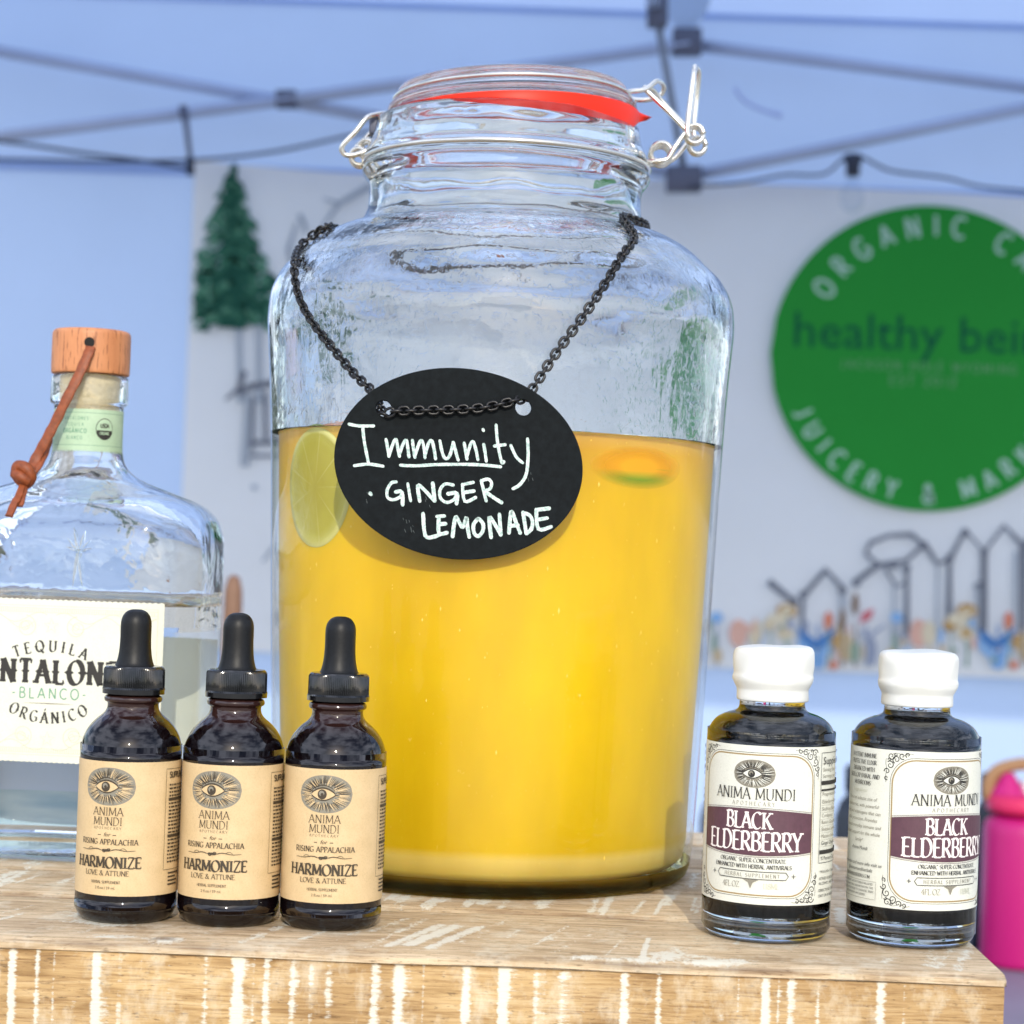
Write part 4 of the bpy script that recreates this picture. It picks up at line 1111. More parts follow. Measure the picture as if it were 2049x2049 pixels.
# wire parts
def ring(r, z, wr, tiltd=0):
    v, f = tube([(r*cos(2*pi*k/96), r*sin(2*pi*k/96), z) for k in range(96)], wr, 8, closed=True)
    return (tilt(v, tiltd, PIV), f) if tiltd else (v, f)
v, f = ring(64.6, 322.0-4.5, 1.15); add('neck_wire', v, f, M_STEEL, jar, True)
def J(zx, zy, dy=0):
    p = P((650+zx/2.415)/1.0605, (80+zy/2.415)/1.0605, JY+dy); return Vector((p.x-JX, p.y-JY, p.z))
def wire(name, pts, r=1.25, n=6, closed=False):
    v, f = tube(catmull(pts, n, closed), r, 9, closed=closed); return add(name, v, f, M_STEEL, jar, True)
def coil(c, r, w_, turns=2, axis='y', ln=8):
    pts = []
    for i in range(int(turns*14)+1):
        a = 2*pi*i/14; t = i/(turns*14)-.5
        pts.append(c+Vector((r*cos(a), t*ln, r*sin(a))))
    return pts
# right: toggle clasp
wire('clasp_loop', [J(1545, 590, -8), J(1600, 585, -10), J(1655, 575, -10), J(1690, 520, -10), J(1740, 450, -9), J(1770, 440, -8)])
wire('clasp_loop', [J(1555, 600, 8), J(1620, 600, 10), J(1690, 570, 10), J(1760, 490, 9), J(1800, 480, 8)])
wire('clasp_coil', coil(J(1622, 555), 4.6, 1.1, 2.5, ln=14), 1.1, 2)
wire('clasp_coil', coil(J(1785, 458, -6), 3.9, 1.1, 2.5, ln=7), 1.2, 2)
wire('clasp_coil', coil(J(1800, 512, 5), 3.6, 1.1, 2.0, ln=6), 1.2, 2)
wire('clasp_lever', [J(1760, 470, -10), J(1752, 430, -10), J(1768, 290, -9), J(1785, 150, -7), J(1789, 128, -2), J(1800, 140, 4), J(1806, 175, 8), J(1794, 300, 10), J(1782, 430, 10), J(1790, 490, 10)], 1.35)
wire('clasp_arm', [J(1765, 455, -9), J(1660, 345, -8), J(1560, 250, -7), J(1548, 228, -5), J(1580, 238, 2), J(1612, 275, 7), J(1680, 350, 8), J(1770, 440, 9)], 1.25)
wire('lid_wire', [J(1420, 262, -14), J(1480, 248, -10), J(1548, 238, -8), J(1600, 200, -4), J(1625, 205, 3), J(1638, 235, 9), J(1610, 275, 11), J(1540, 290, 12), J(1470, 285, 14)], 1.2)
v, f = ring(53.6, 350.4, .9, -2.6); v = [(a+LDX, b, c-5) for a, b, c in v]; add('lid_wire', v, f, M_STEEL, jar, True)
# left: hinge
wire('hinge_wire', [J(300, 352, 4), J(250, 360, -4), J(200, 378, -8), J(150, 440, -9), (J(84, 512, -9)), J(96, 552, -8), J(140, 556, -8), J(200, 535, -8), J(240, 520, -7)], 1.25)
wire('hinge_wire', [J(300, 365, 10), J(262, 402, 8), J(200, 470, 7), J(150, 522, 6), J(175, 555, 6), J(240, 560, 6)], 1.2)
wire('hinge_coil', coil(J(166, 570), 3.6, 1.1, 2.5, ln=12), 1.15, 2)
wire('hinge_coil', coil(J(205, 530), 3.6, 1.1, 2.0, ln=14), 1.1, 2)
wire('hinge_wire', [J(200, 590, 4), J(225, 600, 3), J(252, 612, 2)], 1.1)
v, f = boxm(-4, 4, -9, 9, -4, 4, 1); p_ = J(262, 430, 6); add('hinge_plate', [tuple(Vector(q)+p_) for q in v], f, M_JOINT, jar, True)

# ================================================================== CHAIN AND SIGN
def JP(x, y, lift=2.2):
    """point on the jar's front skin on a sight line; where the line misses, the nearest pass"""
    best = None
    for i in range(2600):
        d = 860+i*.05
        p = P(x, y, d); r_ = math.hypot(p.x-JX, p.y-JY); g_ = r_-(outr(min(p.z, 300.0))+lift)
        
        if g_ <= 0: return p
        if best is None or g_ < best[0]: best = (g_, p)
    return best[1]
def JS(th, z, lift=2.0, r=None):
    rr = (r if r else outr(z))+lift; th = RAD(th); return Vector((JX+rr*sin(th), JY-rr*cos(th), z))
BDp = 861.0
hl_, hr_ = P(723, 783, BDp), P(988, 763, BDp)
cp = []
front = [P(724, 781, BDp-4.2), P(745, 776, BDp-5.9), P(800, 774, BDp-6.0), P(855, 773, BDp-6.0), P(910, 769, BDp-6.0), P(965, 758, BDp-5.9), P(987, 752, BDp-3.0)]
right = [P(994, 750, BDp+1), P(1004, 735, BDp+4), JP(1050, 665), JP(1105, 590), JP(1145, 530), JP(1175, 480), JP(1197, 448), JS(50, 289.8, 1.2, 66), JS(70, 291.4, 1, 63.6), JS(90, 292, 1, 63.2)]
back = [JS(a, 291.4, 1.6, 66) for a in (110, 140, 170, 200, 225)] + [JS(245, 290.4, 1.6, 69)]
left = [JS(264, 288.2, 2.2, 76), JP(618, 427, 2.6), JP(590, 444, 2.6), JP(568, 464, 2.6), JP(557, 492, 2.6), JP(557, 530), JP(568, 570), JP(592, 612), JP(630, 660), JP(668, 705), P(708, 744, BDp+14), P(716, 762, BDp+2)]
cp = catmull(front+right+back+left, 14, closed=True)
cum = [0]
for a, b in zip(cp, cp[1:]+cp[:1]): cum.append(cum[-1]+(b-a).length)
TOT = cum[-1]; NL = int(round(TOT/2.95/2))*2; pit = TOT/NL
def at_len(s):
    s %= TOT
    import bisect
    i = min(len(cp)-1, bisect.bisect_right(cum, s)-1); t = (s-cum[i])/max(1e-9, cum[i+1]-cum[i]); return cp[i].lerp(cp[(i+1) % len(cp)], t)
hx, hw = 1.95-.0, 1.6
lk = []
for k in range(20):
    a = 2*pi*k/20
    lk.append((cos(a)*hw+(0), sin(a)*hw+(.55 if sin(a) > 0 else -.55), 0))
lv, lf = tube(lk, .62, 7, closed=True)
lme = bpy.data.meshes.new('link'); lme.from_pydata([(q[0]*MM, q[1]*MM, q[2]*MM) for q in lv], [], lf); lme.materials.append(M_BLACKSAT)
lme.polygons.foreach_set('use_smooth', [True]*len(lme.polygons))
chain = thing('chain', 'thin black chain looped round the jar neck holding the chalk sign', 'chain', (JX, JY, 290))
cen = Vector((JX, JY, 0))
for i in range(NL):
    p = at_len(i*pit); t = (at_len(i*pit+1)-at_len(i*pit-1)).normalized()
    ou = (p-Vector((JX, JY, p.z-(40 if p.z > 275 else 0)))).normalized()
    if p.y < BDp+1: ou = Vector((0, -1, 0))
    s_ = t.cross(ou).normalized(); ou = s_.cross(t).normalized()
    ang = RAD(4 if i % 2 else 92)+random.uniform(-.12, .12)
    x_ = s_*cos(ang)+ou*sin(ang); z_ = x_.cross(t)
    o = bpy.data.objects.new('link', lme); COL.objects.link(o); o.parent = chain
    R_ = Matrix((x_, t, z_)).transposed().to_4x4()
    o.matrix_local = Matrix.Translation((p-Vector((JX, JY, 290)))*MM) @ R_
# ---- oval chalk board
bc = P(865, 876, BDp)
sign = thing('chalkboard_sign', 'oval black chalkboard sign reading Immunity Ginger Lemonade hung on the jar', 'sign', tuple(bc))
# local frame: u to the picture's right, v to its up, lying nearly upright against the jar
UV_R = -ROLL
def bl(u, v, off): # off towards the viewer
    return (u*cos(UV_R)-v*-sin(UV_R)*1.0, -off-v*.13, u*sin(UV_R)+v*cos(UV_R))
K = .0732*680/680
def Zb(x, y): return ((x-1013)*K, -(y-632)*K)
cu = bpy.data.curves.new('tmp', 'CURVE'); cu.dimensions = '2D'; cu.fill_mode = 'BOTH'; cu.extrude = 1.0; cu.bevel_depth = .35; cu.bevel_resolution = 2; cu.resolution_u = 1
def spl(pts):
    s_ = cu.splines.new('POLY'); s_.points.add(len(pts)-1)
    for q, p in zip(s_.points, pts): q.co = (*p, 0, 1)
    s_.use_cyclic_u = True
ta = RAD(3.0)
spl([(49.6*cos(2*pi*k/120)*cos(ta)-37.8*sin(2*pi*k/120)*sin(ta), 49.6*cos(2*pi*k/120)*sin(ta)+37.8*sin(2*pi*k/120)*cos(ta)) for k in range(120)])
for hc in (Zb(605, 358), Zb(1368, 300)):
    spl([(hc[0]+3.5*cos(-2*pi*k/32), hc[1]+3.5*sin(-2*pi*k/32)) for k in range(32)])
ob = bpy.data.objects.new('tmp', cu); COL.objects.link(ob); dg = bpy.context.evaluated_depsgraph_get()
me = ob.evaluated_get(dg).to_mesh()
vv = [bl(q.co.x, q.co.y, q.co.z) for q in me.vertices]; ff = [tuple(p.vertices) for p in me.polygons]
ob.evaluated_get(dg).to_mesh_clear(); bpy.data.objects.remove(ob)
smooth_by_angle(add('board', vv, ff, M_BOARD, sign), 30)
ink = Ink(bl, 1.40, 1.5)
CH = [
 [(415, 456), (470, 462), (550, 456)], [(490, 462), (497, 540), (520, 660)], [(442, 680), (520, 666), (600, 672)],
 [(632, 616), (624, 560), (617, 525)], [(632, 616), (655, 545), (672, 520), (680, 560), (690, 612)], [(690, 600), (712, 540), (728, 522), (736, 560), (742, 612)],
 [(775, 612), (765, 550), (762, 520)], [(775, 600), (800, 530), (815, 520), (825, 560), (830, 610)], [(830, 595), (850, 530), (868, 515), (880, 560), (888, 612)],
 [(912, 512), (925, 575), (942, 607), (965, 590), (985, 520)], [(985, 515), (1000, 570), (1012, 610)],
 [(1045, 515), (1055, 570), (1060, 602)], [(1058, 590), (1080, 520), (1095, 505), (1110, 550), (1120, 600)],
 [(1152, 515), (1160, 560), (1166, 605)], [(1148, 434), (1151, 440)],
 [(1220, 405), (1228, 500), (1250, 605), (1262, 600)], [(1210, 520), (1270, 508)],
 [(1300, 510), (1330, 570), (1365, 600)], [(1392, 468), (1395, 560), (1385, 660), (1350, 720), (1312, 745)],
 [(695, 660), (780, 657), (900, 642), (1100, 628), (1245, 630)],
 [(528, 824), (532, 830)],
 [(672, 752), (645, 760), (622, 800), (625, 842), (660, 850), (695, 830), (700, 815)], [(668, 808), (702, 806), (706, 875)],
 [(735, 758), (750, 850)],
 [(800, 848), (790, 765), (820, 780), (860, 820), (882, 842)], [(882, 842), (872, 745)],
 [(985, 748), (940, 745), (912, 780), (915, 825), (950, 845), (990, 825), (1000, 800)], [(955, 798), (1005, 792), (1002, 848)],
 [(1035, 740), (1048, 832), (1108, 806)], [(1035, 742), (1095, 725)], [(1045, 784), (1098, 772)],
 [(1138, 712), (1165, 822)], [(1138, 715), (1175, 702), (1195, 722), (1185, 755), (1150, 768)], [(1155, 768), (1205, 800), (1250, 825)],
 [(818, 915), (830, 1035), (875, 1038), (912, 1022)],
 [(905, 925), (905, 1015), (950, 1010)], [(895, 926), (935, 920)], [(900, 968), (942, 962)],
 [(980, 1030), (990, 950), (1000, 920), (1020, 955), (1035, 975), (1050, 940), (1058, 920), (1062, 970), (1072, 1026)],
 [(1118, 925), (1096, 955), (1098, 1000), (1120, 1018), (1145, 990), (1148, 950), (1128, 925), (1118, 925)],
 [(1192, 1020), (1182, 910), (1215, 950), (1245, 1002)], [(1245, 1002), (1238, 890)],
 [(1290, 988), (1300, 880), (1310, 878), (1330, 930), (1352, 985)], [(1295, 950), (1340, 942)],
 [(1368, 870), (1385, 985)], [(1368, 872), (1405, 885), (1420, 920), (1412, 960), (1385, 985)],
 [(1440, 850), (1452, 955), (1522, 938)], [(1440, 852), (1512, 838)], [(1446, 905), (1500, 892)],
]
for st in CH:
    pts = [Zb(*p) for p in st]
    if len(pts) > 2: pts = [(q.x, q.y) for q in catmull([(a, b, 0) for a, b in pts], 4)]
    rw = random.Random(len(pts)+int(st[0][0])); w_ = (1.25 if st[0][1] < 760 else 1.5)
    ws = [w_*(.92+.16*rw.random()) for _ in pts]
    # round pen ends
    d0 = Vector(pts[0])-Vector(pts[1]); d1 = Vector(pts[-1])-Vector(pts[-2])
    for d_, end in ((d0, 0), (d1, 1)):
        if d_.length > 0:
            d_.normalize(); e = Vector(pts[0] if end == 0 else pts[-1])+d_*w_*.42
            if end == 0: pts.insert(0, tuple(e)); ws.insert(0, w_*.5)
            else: pts.append(tuple(e)); ws.append(w_*.5)
    ink.stroke(pts, ws)
ink.build('chalk_lettering', M_CHALK, sign)
# faint smudges
ink = Ink(bl, 1.38, 1.5); rr = random.Random(2)
for bx, by, n_ in ((730, 980, 9), (1390, 650, 5), (820, 850, 3), (520, 840, 3)):
    for _ in range(n_):
        x_, y_ = bx+rr.uniform(-25, 35), by+rr.uniform(-35, 35); ink.stroke([Zb(x_, y_), Zb(x_+rr.uniform(2, 8), y_+rr.uniform(6, 22))], rr.uniform(.08, .2))
ink.build('chalk_smudges', plain('chalk_dust', (.10, .12, .12), .8), sign)

# ================================================================== DROPPER BOTTLES
R0 = 19.05
db = thing('dropper_bottle', 'dropper bottle at the left end of the row of three with kraft label', 'bottle', (-140.6, 814, 0), RAD(-14), 'amber dropper bottles in a row')
bp = [(0, .6), (12, .4), (14.5, 0), (16.6, .8), (18.3, 3), (19.0, 6), (R0, 9), (R0, 61), (18.9, 64), (18.0, 68), (16.2, 71.6), (13.6, 74.6), (11.2, 76.6), (9.9, 78.4), (9.6, 80), (9.8, 81), (10.7, 81.6), (10.9, 82.6), (10.4, 83.6), (9.4, 84), (9.0, 85), (0, 85)]
v, f = lathe([bp[0]]+smoothp(bp[1:-1], 3)+[bp[-1]], 96); o = add('glass_body', v, f, M_AMBER, db, True)
# paper label
def label(R, z0, z1, a0, a1, mat, parent, lift=.12, n=100, name='label'):
    V, Fc = [], []
    for i in range(n+1):
        a = a0+(a1-a0)*i/n
        for r_, z in ((R+.01, z0), (R+lift, z0), (R+lift, z1), (R+.01, z1)): V.append((r_*sin(a), -r_*cos(a), z))
    for i in range(n):
        q = i*4
        for j in range(3): Fc.append((q+j, q+4+j, q+5+j, q+j+1))
    o = add(name, V, Fc, mat, parent); smooth_by_angle(o, 40); return o
lb = label(R0, 10.8, 60.2, RAD(-120), RAD(150), M_KRAFT, db)
ink = Ink(cylmap(R0+.12), .02, .9)
eye(ink, 0, 51.0, 10.2, 7.0, 0, 1, 2)
ink.text('ANIMA', 0, 40.4, 2.95, style='serif', wt=.10, sx=1.05, track=.09, mi=3)
ink.text('MUNDI', 0, 36.8, 2.95, style='serif', wt=.10, sx=.98, track=.09, mi=3)
ink.text('APOTHECARY', 0, 35.3, .9, style='serif', wt=.12, sx=1.15, track=.45, mi=3)
ink.font('for', 0, 32.7, 1.5, 0, align='c', shear=.3)
for sg_ in (-1, 1): ink.stroke([(sg_*2.3, 33.2), (sg_*3.6, 33.2)], .22, 0)
ink.text('RISING APPALACHIA', .3, 29.7, 1.95, style='serif', wt=.17, sx=.98, track=.10, mi=0)
for sg_ in (-1, 1):
    ink.stroke([(sg_*(2.0+8.8*i/16), 27.6+.55*sin(i/16*2*pi)*(1-i/16)) for i in range(17)], [.34-.012*i for i in range(17)], 0)
    ink.stroke([(sg_*(5+2.6*i/8), 27.7+.75*sin(pi*i/8)) for i in range(9)], .15, 0)
    spiral(ink, sg_*.9, 27.6, .8, 1.2, 0, .26, 0, sg_)
ink.ellipse(0, 27.6, 1.9, .45, 0, 14)
ink.text('HARMONIZE', 0, 21.1, 4.05, style='serif', wt=.205, sx=.93, track=.085, mi=0)
ink.text('LOVE & ATTUNE', 0, 18.3, 1.8, style='serif', wt=.15, sx=1.08, track=.06, mi=0)
ink.text('HERBAL SUPPLEMENT', 0, 15.4, .95, style='serif', wt=.16, sx=1.05, track=.04, mi=3)
ink.font('2 fl.oz / 59 ml.', 0, 13.3, 1.0, 3, align='c')
# facts panel printed sideways round the right side
a_ = R0*RAD(72)
ink.stroke([(a_-1.6, 57.5), (a_-1.6, 20), (a_+12, 20), (a_+12, 57.5), (a_-1.6, 57.5)], .16, 3)
ink.text('SUPPLEMENT', a_+.2, 54.2, 2.1, style='sans', wt=.2, sx=.9, align='l', mi=0)
yy = 51.5; rr = random.Random(4)
while yy > 21.5:
    if abs(yy-46.5) < .6 or abs(yy-32.6) < .6: ink.stroke([(a_, yy), (a_+11, yy)], 1.1, 0); yy -= 1.5
    else:
        xx_ = a_+.2
        while xx_ < a_+10.5:
            L = rr.uniform(.6, 2.2); ink.stroke([(xx_, yy), (xx_+L, yy)], .62, 3); xx_ += L+.45
        yy -= 1.35
for yy in (18.6, 17.2, 15.8, 14.4): ink.stroke([(a_+1, yy), (a_+rr.uniform(6, 11), yy)], .6, 3)
ink.build('label_print', [M_INKB, M_INKG, M_KRAFT, M_INKB], db)
cpv, cpf = [], []
NR = 96
prof = [(10.3, 84.2), (11.7, 84.4), (11.75, 86.2), (11.35, 86.9), (11.3, 93.4), (11.0, 94.3), (10.4, 94.8), (7.2, 95.0)]
for (r, z) in prof:
    for k in range(NR*2):
        a = 2*pi*k/(NR*2); rib = .16*(1 if k % 2 else -1) if 86.5 < z < 94 else 0
        cpv.append(((r+rib)*cos(a), (r+rib)*sin(a), z))
m_ = NR*2
for j in range(len(prof)-1):
    for k in range(m_): cpf.append((j*m_+k, j*m_+(k+1) % m_, (j+1)*m_+(k+1) % m_, (j+1)*m_+k))
cpf.append(tuple((len(prof)-1)*m_+k for k in range(m_)))
smooth_by_angle(add('screw_cap', cpv, cpf, M_CAPBLK, db), 28)
v, f = lathe(smoothp([(7.4, 95.0), (6.9, 96), (6.3, 98.5), (5.95, 101.5), (5.8, 105), (5.8, 109.5), (5.65, 111.8), (5.0, 113.8), (3.6, 115.4), (1.8, 116.1)], 3)+[(0, 116.2)], 48)
add('rubber_bulb', v, f, M_RUBBER, db, True)
dup(db, (-101.9, 814.5, 0), RAD(-13), 'middle dropper bottle of the row of three with kraft label')
dup(db, (-63.2, 814, 0), RAD(-6), 'dropper bottle at the right end of the row of three, in front of the lemonade')

# ================================================================== ELDERBERRY BOTTLES
RE = 24.5
M_EGL = glass('clear_bottle_glass', (.97, .985, .98, 1), bump_scale=60, bump_s=.3)
eb = thing('elixir_bottle', 'white capped black elixir bottle nearer the jar with its plum label facing front', 'bottle', (102.3, 825, 0), RAD(-21), 'white capped elixir bottles')
ep = [(0, 2.4), (12, 2.0), (17, .9), (19.5, 0), (21.8, .7), (23.6, 2.8), (24.3, 6), (RE, 10), (RE, 73), (24.3, 76), (23.4, 79.2), (21.2, 82.2), (17.8, 84.2), (14.6, 85.2), (13.0, 86.2), (12.5, 88), (12.4, 92), (11.6, 93.6), (0, 93.8)]
v, f = lathe([ep[0]]+smoothp(ep[1:-1], 3)+[ep[-1]], 96); o = add('glass_body', v, f, M_EGL, eb, True); orient_out(o, (0, 0, 45))
lqp = [(0, 9.2), (17, 9.4), (21.6, 10.2), (22.9, 12), (23.2, 15), (23.3, 72), (23.0, 75.5), (22.0, 78.4), (19.9, 80.9), (16.9, 82.7), (13.6, 83.9), (11.6, 85.2), (11.0, 87.0), (0, 87.2)]
v, f = lathe([lqp[0]]+smoothp(lqp[1:-1], 3)+[lqp[-1]], 96); add('elixir', v, f, M_DARKLIQ, eb, True)
# residue speckles round the neck
rr = random.Random(8); rv, rf = [], []
for _ in range(90):
    a = rr.uniform(0, 2*pi); z = rr.uniform(86.4, 89.8); s_ = rr.uniform(.12, .42)
    q = len(rv)
    for k in range(6):
        t = 2*pi*k/6; aa = a+s_*cos(t)/12.1; rv.append((12.62*sin(aa), -12.62*cos(aa), z+s_*.7*sin(t)))
    rf.append(tuple(range(q, q+6)))
o = add('dried_residue', rv, rf, plain('dried_syrup', (.05, .03, .02), .3), eb); o['kind'] = 'stuff'
label(RE, 15.0, 73.8, RAD(-158), RAD(158), M_CREAM, eb, .14, 140)
M = cylmap(RE+.14)
INKS = [M_INK, M_INKG, M_CREAM, M_PURPLE, M_GOLD, M_PINKP, M_INKL]
ink = Ink(M, .02, 1.0)
eyez = 62.4
def rrect(hw, z0, z1, rc, n=8):
    pts = []
    for cx_1, cz, a0 in ((hw-rc, z1-rc, 0), (-hw+rc, z1-rc, 90), (-hw+rc, z0+rc, 180), (hw-rc, z0+rc, 270)):
        for k in range(n+1):
            a = RAD(a0+90*k/n); pts.append((cx_1+rc*cos(a), cz+rc*sin(a)))
    return pts+[pts[0]]
ink.stroke(rrect(24.2, 17.6, 71.2, 9.5), .20, 0)
ink.stroke(rrect(23.4, 18.4, 70.4, 9.0), .55, 4)
# corner scrolls
for sx_ in (-1, 1):
    for sz_, cz in ((1, 70.6), (-1, 18.2)):
        for (dx, dz, r_, tn, a0) in ((.6, .2, 1.5, 1.3, 0), (2.6, -1.0, 1.6, 1.4, 2), (.2, -3.2, 1.6, 1.3, 4), (4.8, .4, 1.3, 1.2, 1), (-1.0, -5.6, 1.25, 1.2, 3), (6.9, .9, 1.0, 1.1, 2), (-1.2, -8.0, .9, 1.1, 1), (2.2, .9, .7, 1, 0), (.0, -1.2, .7, 1, 3)):
            x_ = sx_*(24.6-dx); z_ = cz+sz_*(dz+.8)
            spiral(ink, x_, z_, r_, tn, a0*sx_, .42, 0, sx_*sz_, 16)
        ink.stroke([(sx_*(15.5+8*k/10), cz+sz_*(1.9+.3*sin(k))) for k in range(11)], .16, 0)
        ink.stroke([(sx_*(26.0+.2*sin(k)), cz-sz_*(0+9*k/10)) for k in range(11)], .16, 0)
eye(ink, 0, 63.4, 8.1, 5.2, 0, 1, 2, 5)
ink.text('ANIMA MUNDI', 0, 53.9, 4.2, style='serif', wt=.10, sx=.92, track=.08, mi=0)
ink.text('APOTHECARY', 0, 51.6, 1.45, style='serif', wt=.11, sx=1.0, track=.48, mi=1)
n = 24; H = 23.1
top = [(-H+2*H*k/n, 48.9+1.5*(1-((2*k/n-1))**2)) for k in range(n+1)]
bot = [(-H+2*H*k/n, 34.6-1.5*(1-((2*k/n-1))**2)) for k in range(n+1)]
ink.band(top, bot, 3); ink.up()
ink.stroke([(a, b+.5) for a, b in top], .13, 3); ink.stroke([(a, b-.5) for a, b in bot], .13, 3)
ink.text('BLACK', -1.6, 43.1, 6.1, style='deco', wt=.16, sx=.78, track=.06, mi=5)
ink.text('ELDERBERRY', 0, 34.9, 7.0, style='deco', wt=.15, sx=.77, track=.05, mi=5)
ink.text('ORGANIC SUPER-CONCENTRATE', 0, 30.6, 1.45, style='serif', wt=.15, sx=1.0, track=.05, mi=0)
ink.text('ENHANCED WITH HERBAL ANTIVIRALS', 0, 28.3, 1.45, style='serif', wt=.17, sx=1.0, track=.05, mi=0)
ink.stroke([(-14, 25.8), (-13, 27.2), (13, 27.2), (14, 25.8), (13, 24.4), (-13, 24.4), (-14, 25.8)], .26, 0)
ink.text('HERBAL SUPPLEMENT', 0, 25.1, 1.35, style='serif', wt=.14, sx=.95, track=.34, mi=1)
for sx_ in (-1, 1):
    ink.stroke([(sx_*15.2, 25.8), (sx_*16.8, 25.8)], .24, 0); ink.stroke([(sx_*16, 25.0), (sx_*16, 26.6)], .24, 0)
ink.poly([(-3.0, 24.2), (0, 22.6), (3.0, 24.2)], 1); ink.poly([(-1.0, 23.4), (0, 20.8), (1.0, 23.4)], 1)
ink.text('4FL.OZ.', -7.6, 21.0, 2.1, style='serif', wt=.11, sx=.92, track=.05, mi=1)
ink.text('118ML', 7.6, 21.0, 2.1, style='serif', wt=.11, sx=.92, track=.05, mi=6)
# facts panel to the right
fx0 = 27.4
ink.stroke([(fx0, 30.4), (fx0, 71.6), (fx0+26, 71.6), (fx0+26, 30.4), (fx0, 30.4)], .2, 0)
ink.font('Supplement Facts', fx0+1, 67.2, 2.9, 0)
for k, (t_, z_) in enumerate((('Serving Size: 1 tsp', 64.6), ('Servings per Container 24', 62.2), ('Proprietary Blend', 55.4), ('Elderberry Berries', 52.6), ('Skullcap Baikal', 49.9), ('Cordyceps', 47.4), ('Reishi Ganoderma', 44.9), ('Shiitake Lentinula', 42.3), ('Maitake Grifola', 39.7), ('Ginger Zingiber', 37.1), ('% Percent Daily Value', 31.4))):
    ink.font(t_, fx0+1, z_, 1.45, 0 if k > 8 else 1)
    if 2 < k < 10: ink.stroke([(fx0+.6, z_-.7), (fx0+25, z_-.7)], .07, 1)
for z_, w_ in ((60.3, 1.5), (57.6, .7), (34.4, 1.5)): ink.stroke([(fx0+.3, z_), (fx0+25.7, z_)], w_, 0)
for t_, z_ in (('*Wildcrafted, Organic', 26.6), ('OTHER INGREDIENTS: Cane', 24.0), ('ALCOHOL, VEGETABLE', 22.2), ('DIRECTIONS: TAKE ONE', 19.6), ('DAY OR AS NEEDED', 17.6)): ink.font(t_, fx0+.5, z_, 1.05, 0)
# text panel to the left
lx = -41.5
for t_, z_, m_ in (('A POTENT IMMUNE', 70.2, 0), ('PROTECTIVE ELIXIR', 67.6, 0), ('ENHANCED WITH', 65.0, 0), ('SKULLCAP BAIKAL AND', 62.4, 0), ("MUSHROOMS*", 59.8, 0)):
    ink.text(t_, lx+4.5, z_, 1.6, style='serif', wt=.13, sx=.86, track=.03, mi=m_)
ink.font('Suggestions', lx+3, 57.2, 1.3, 6, align='c')
for t_, z_ in (('This is an eclectic mix of', 54.0), ('elderberries, with powerful', 51.4), ('fruits and adaptogens that can', 48.8), ('offer protection. Provides', 46.2), ('seasonal everyday immune and', 43.6), ('holistic support for the whole', 41.0), ("family*", 38.4), ('-Anima Mundi', 35.4), ('for recipes and more info visit us', 29.6), ('@animamundiherbals', 27.4)):
    ink.font(t_, lx+3.5, z_, 1.35, 0 if z_ < 36 else 1, align='c', shear=.2, sx=.92)
ink.text('ANIMAMUNDIHERBALS.COM', lx+2, 25.0, 1.25, style='serif', wt=.13, sx=.9, mi=0)
ink.stroke([(lx-10, 17.4), (lx-10, 24.0), (lx+12.8, 24.0), (lx+12.8, 17.4), (lx-10, 17.4)], .12, 1)
for t_, z_ in (('THESE STATEMENTS HAVE NOT BEEN EVALUATED', 22.6), ('BY THE FOOD AND DRUG ADMINISTRATION. THIS', 21.2), ('PRODUCT IS NOT INTENDED TO DIAGNOSE, TREAT,', 19.8), ('CURE OR PREVENT ANY DISEASE.', 18.4)): ink.font(t_, lx+1.2, z_, .82, 0, align='c', sx=.8)
ink.build('label_print', INKS, eb)
def capw(r, z, a):
    k = .35 if z > 97 else .15
    return r+k*(sin(2*a+.5)*.6+sin(5*a+z*.5)*.3+.35*sin(9*a-z*.3)), z+(.35*sin(a+1)+.2*sin(3*a) if z > 106 else 0)
v, f = lathe(smoothp([(13.0, 89.4), (13.5, 89.6), (13.7, 90.6), (13.6, 93.4), (14.0, 94.6), (15.0, 96.6), (15.3, 98.4), (15.0, 100), (15.2, 103), (15.3, 106.4), (14.9, 108.6), (13.4, 109.9), (10, 110.4)], 3)+[(0, 110.2)], 72, wob=capw)
add('cap', v, f, M_WHITECAP, eb, True)
e2 = dup(eb, (157.8, 825, 0), RAD(24), 'white capped black elixir bottle at the crate corner, turned so its side text shows')

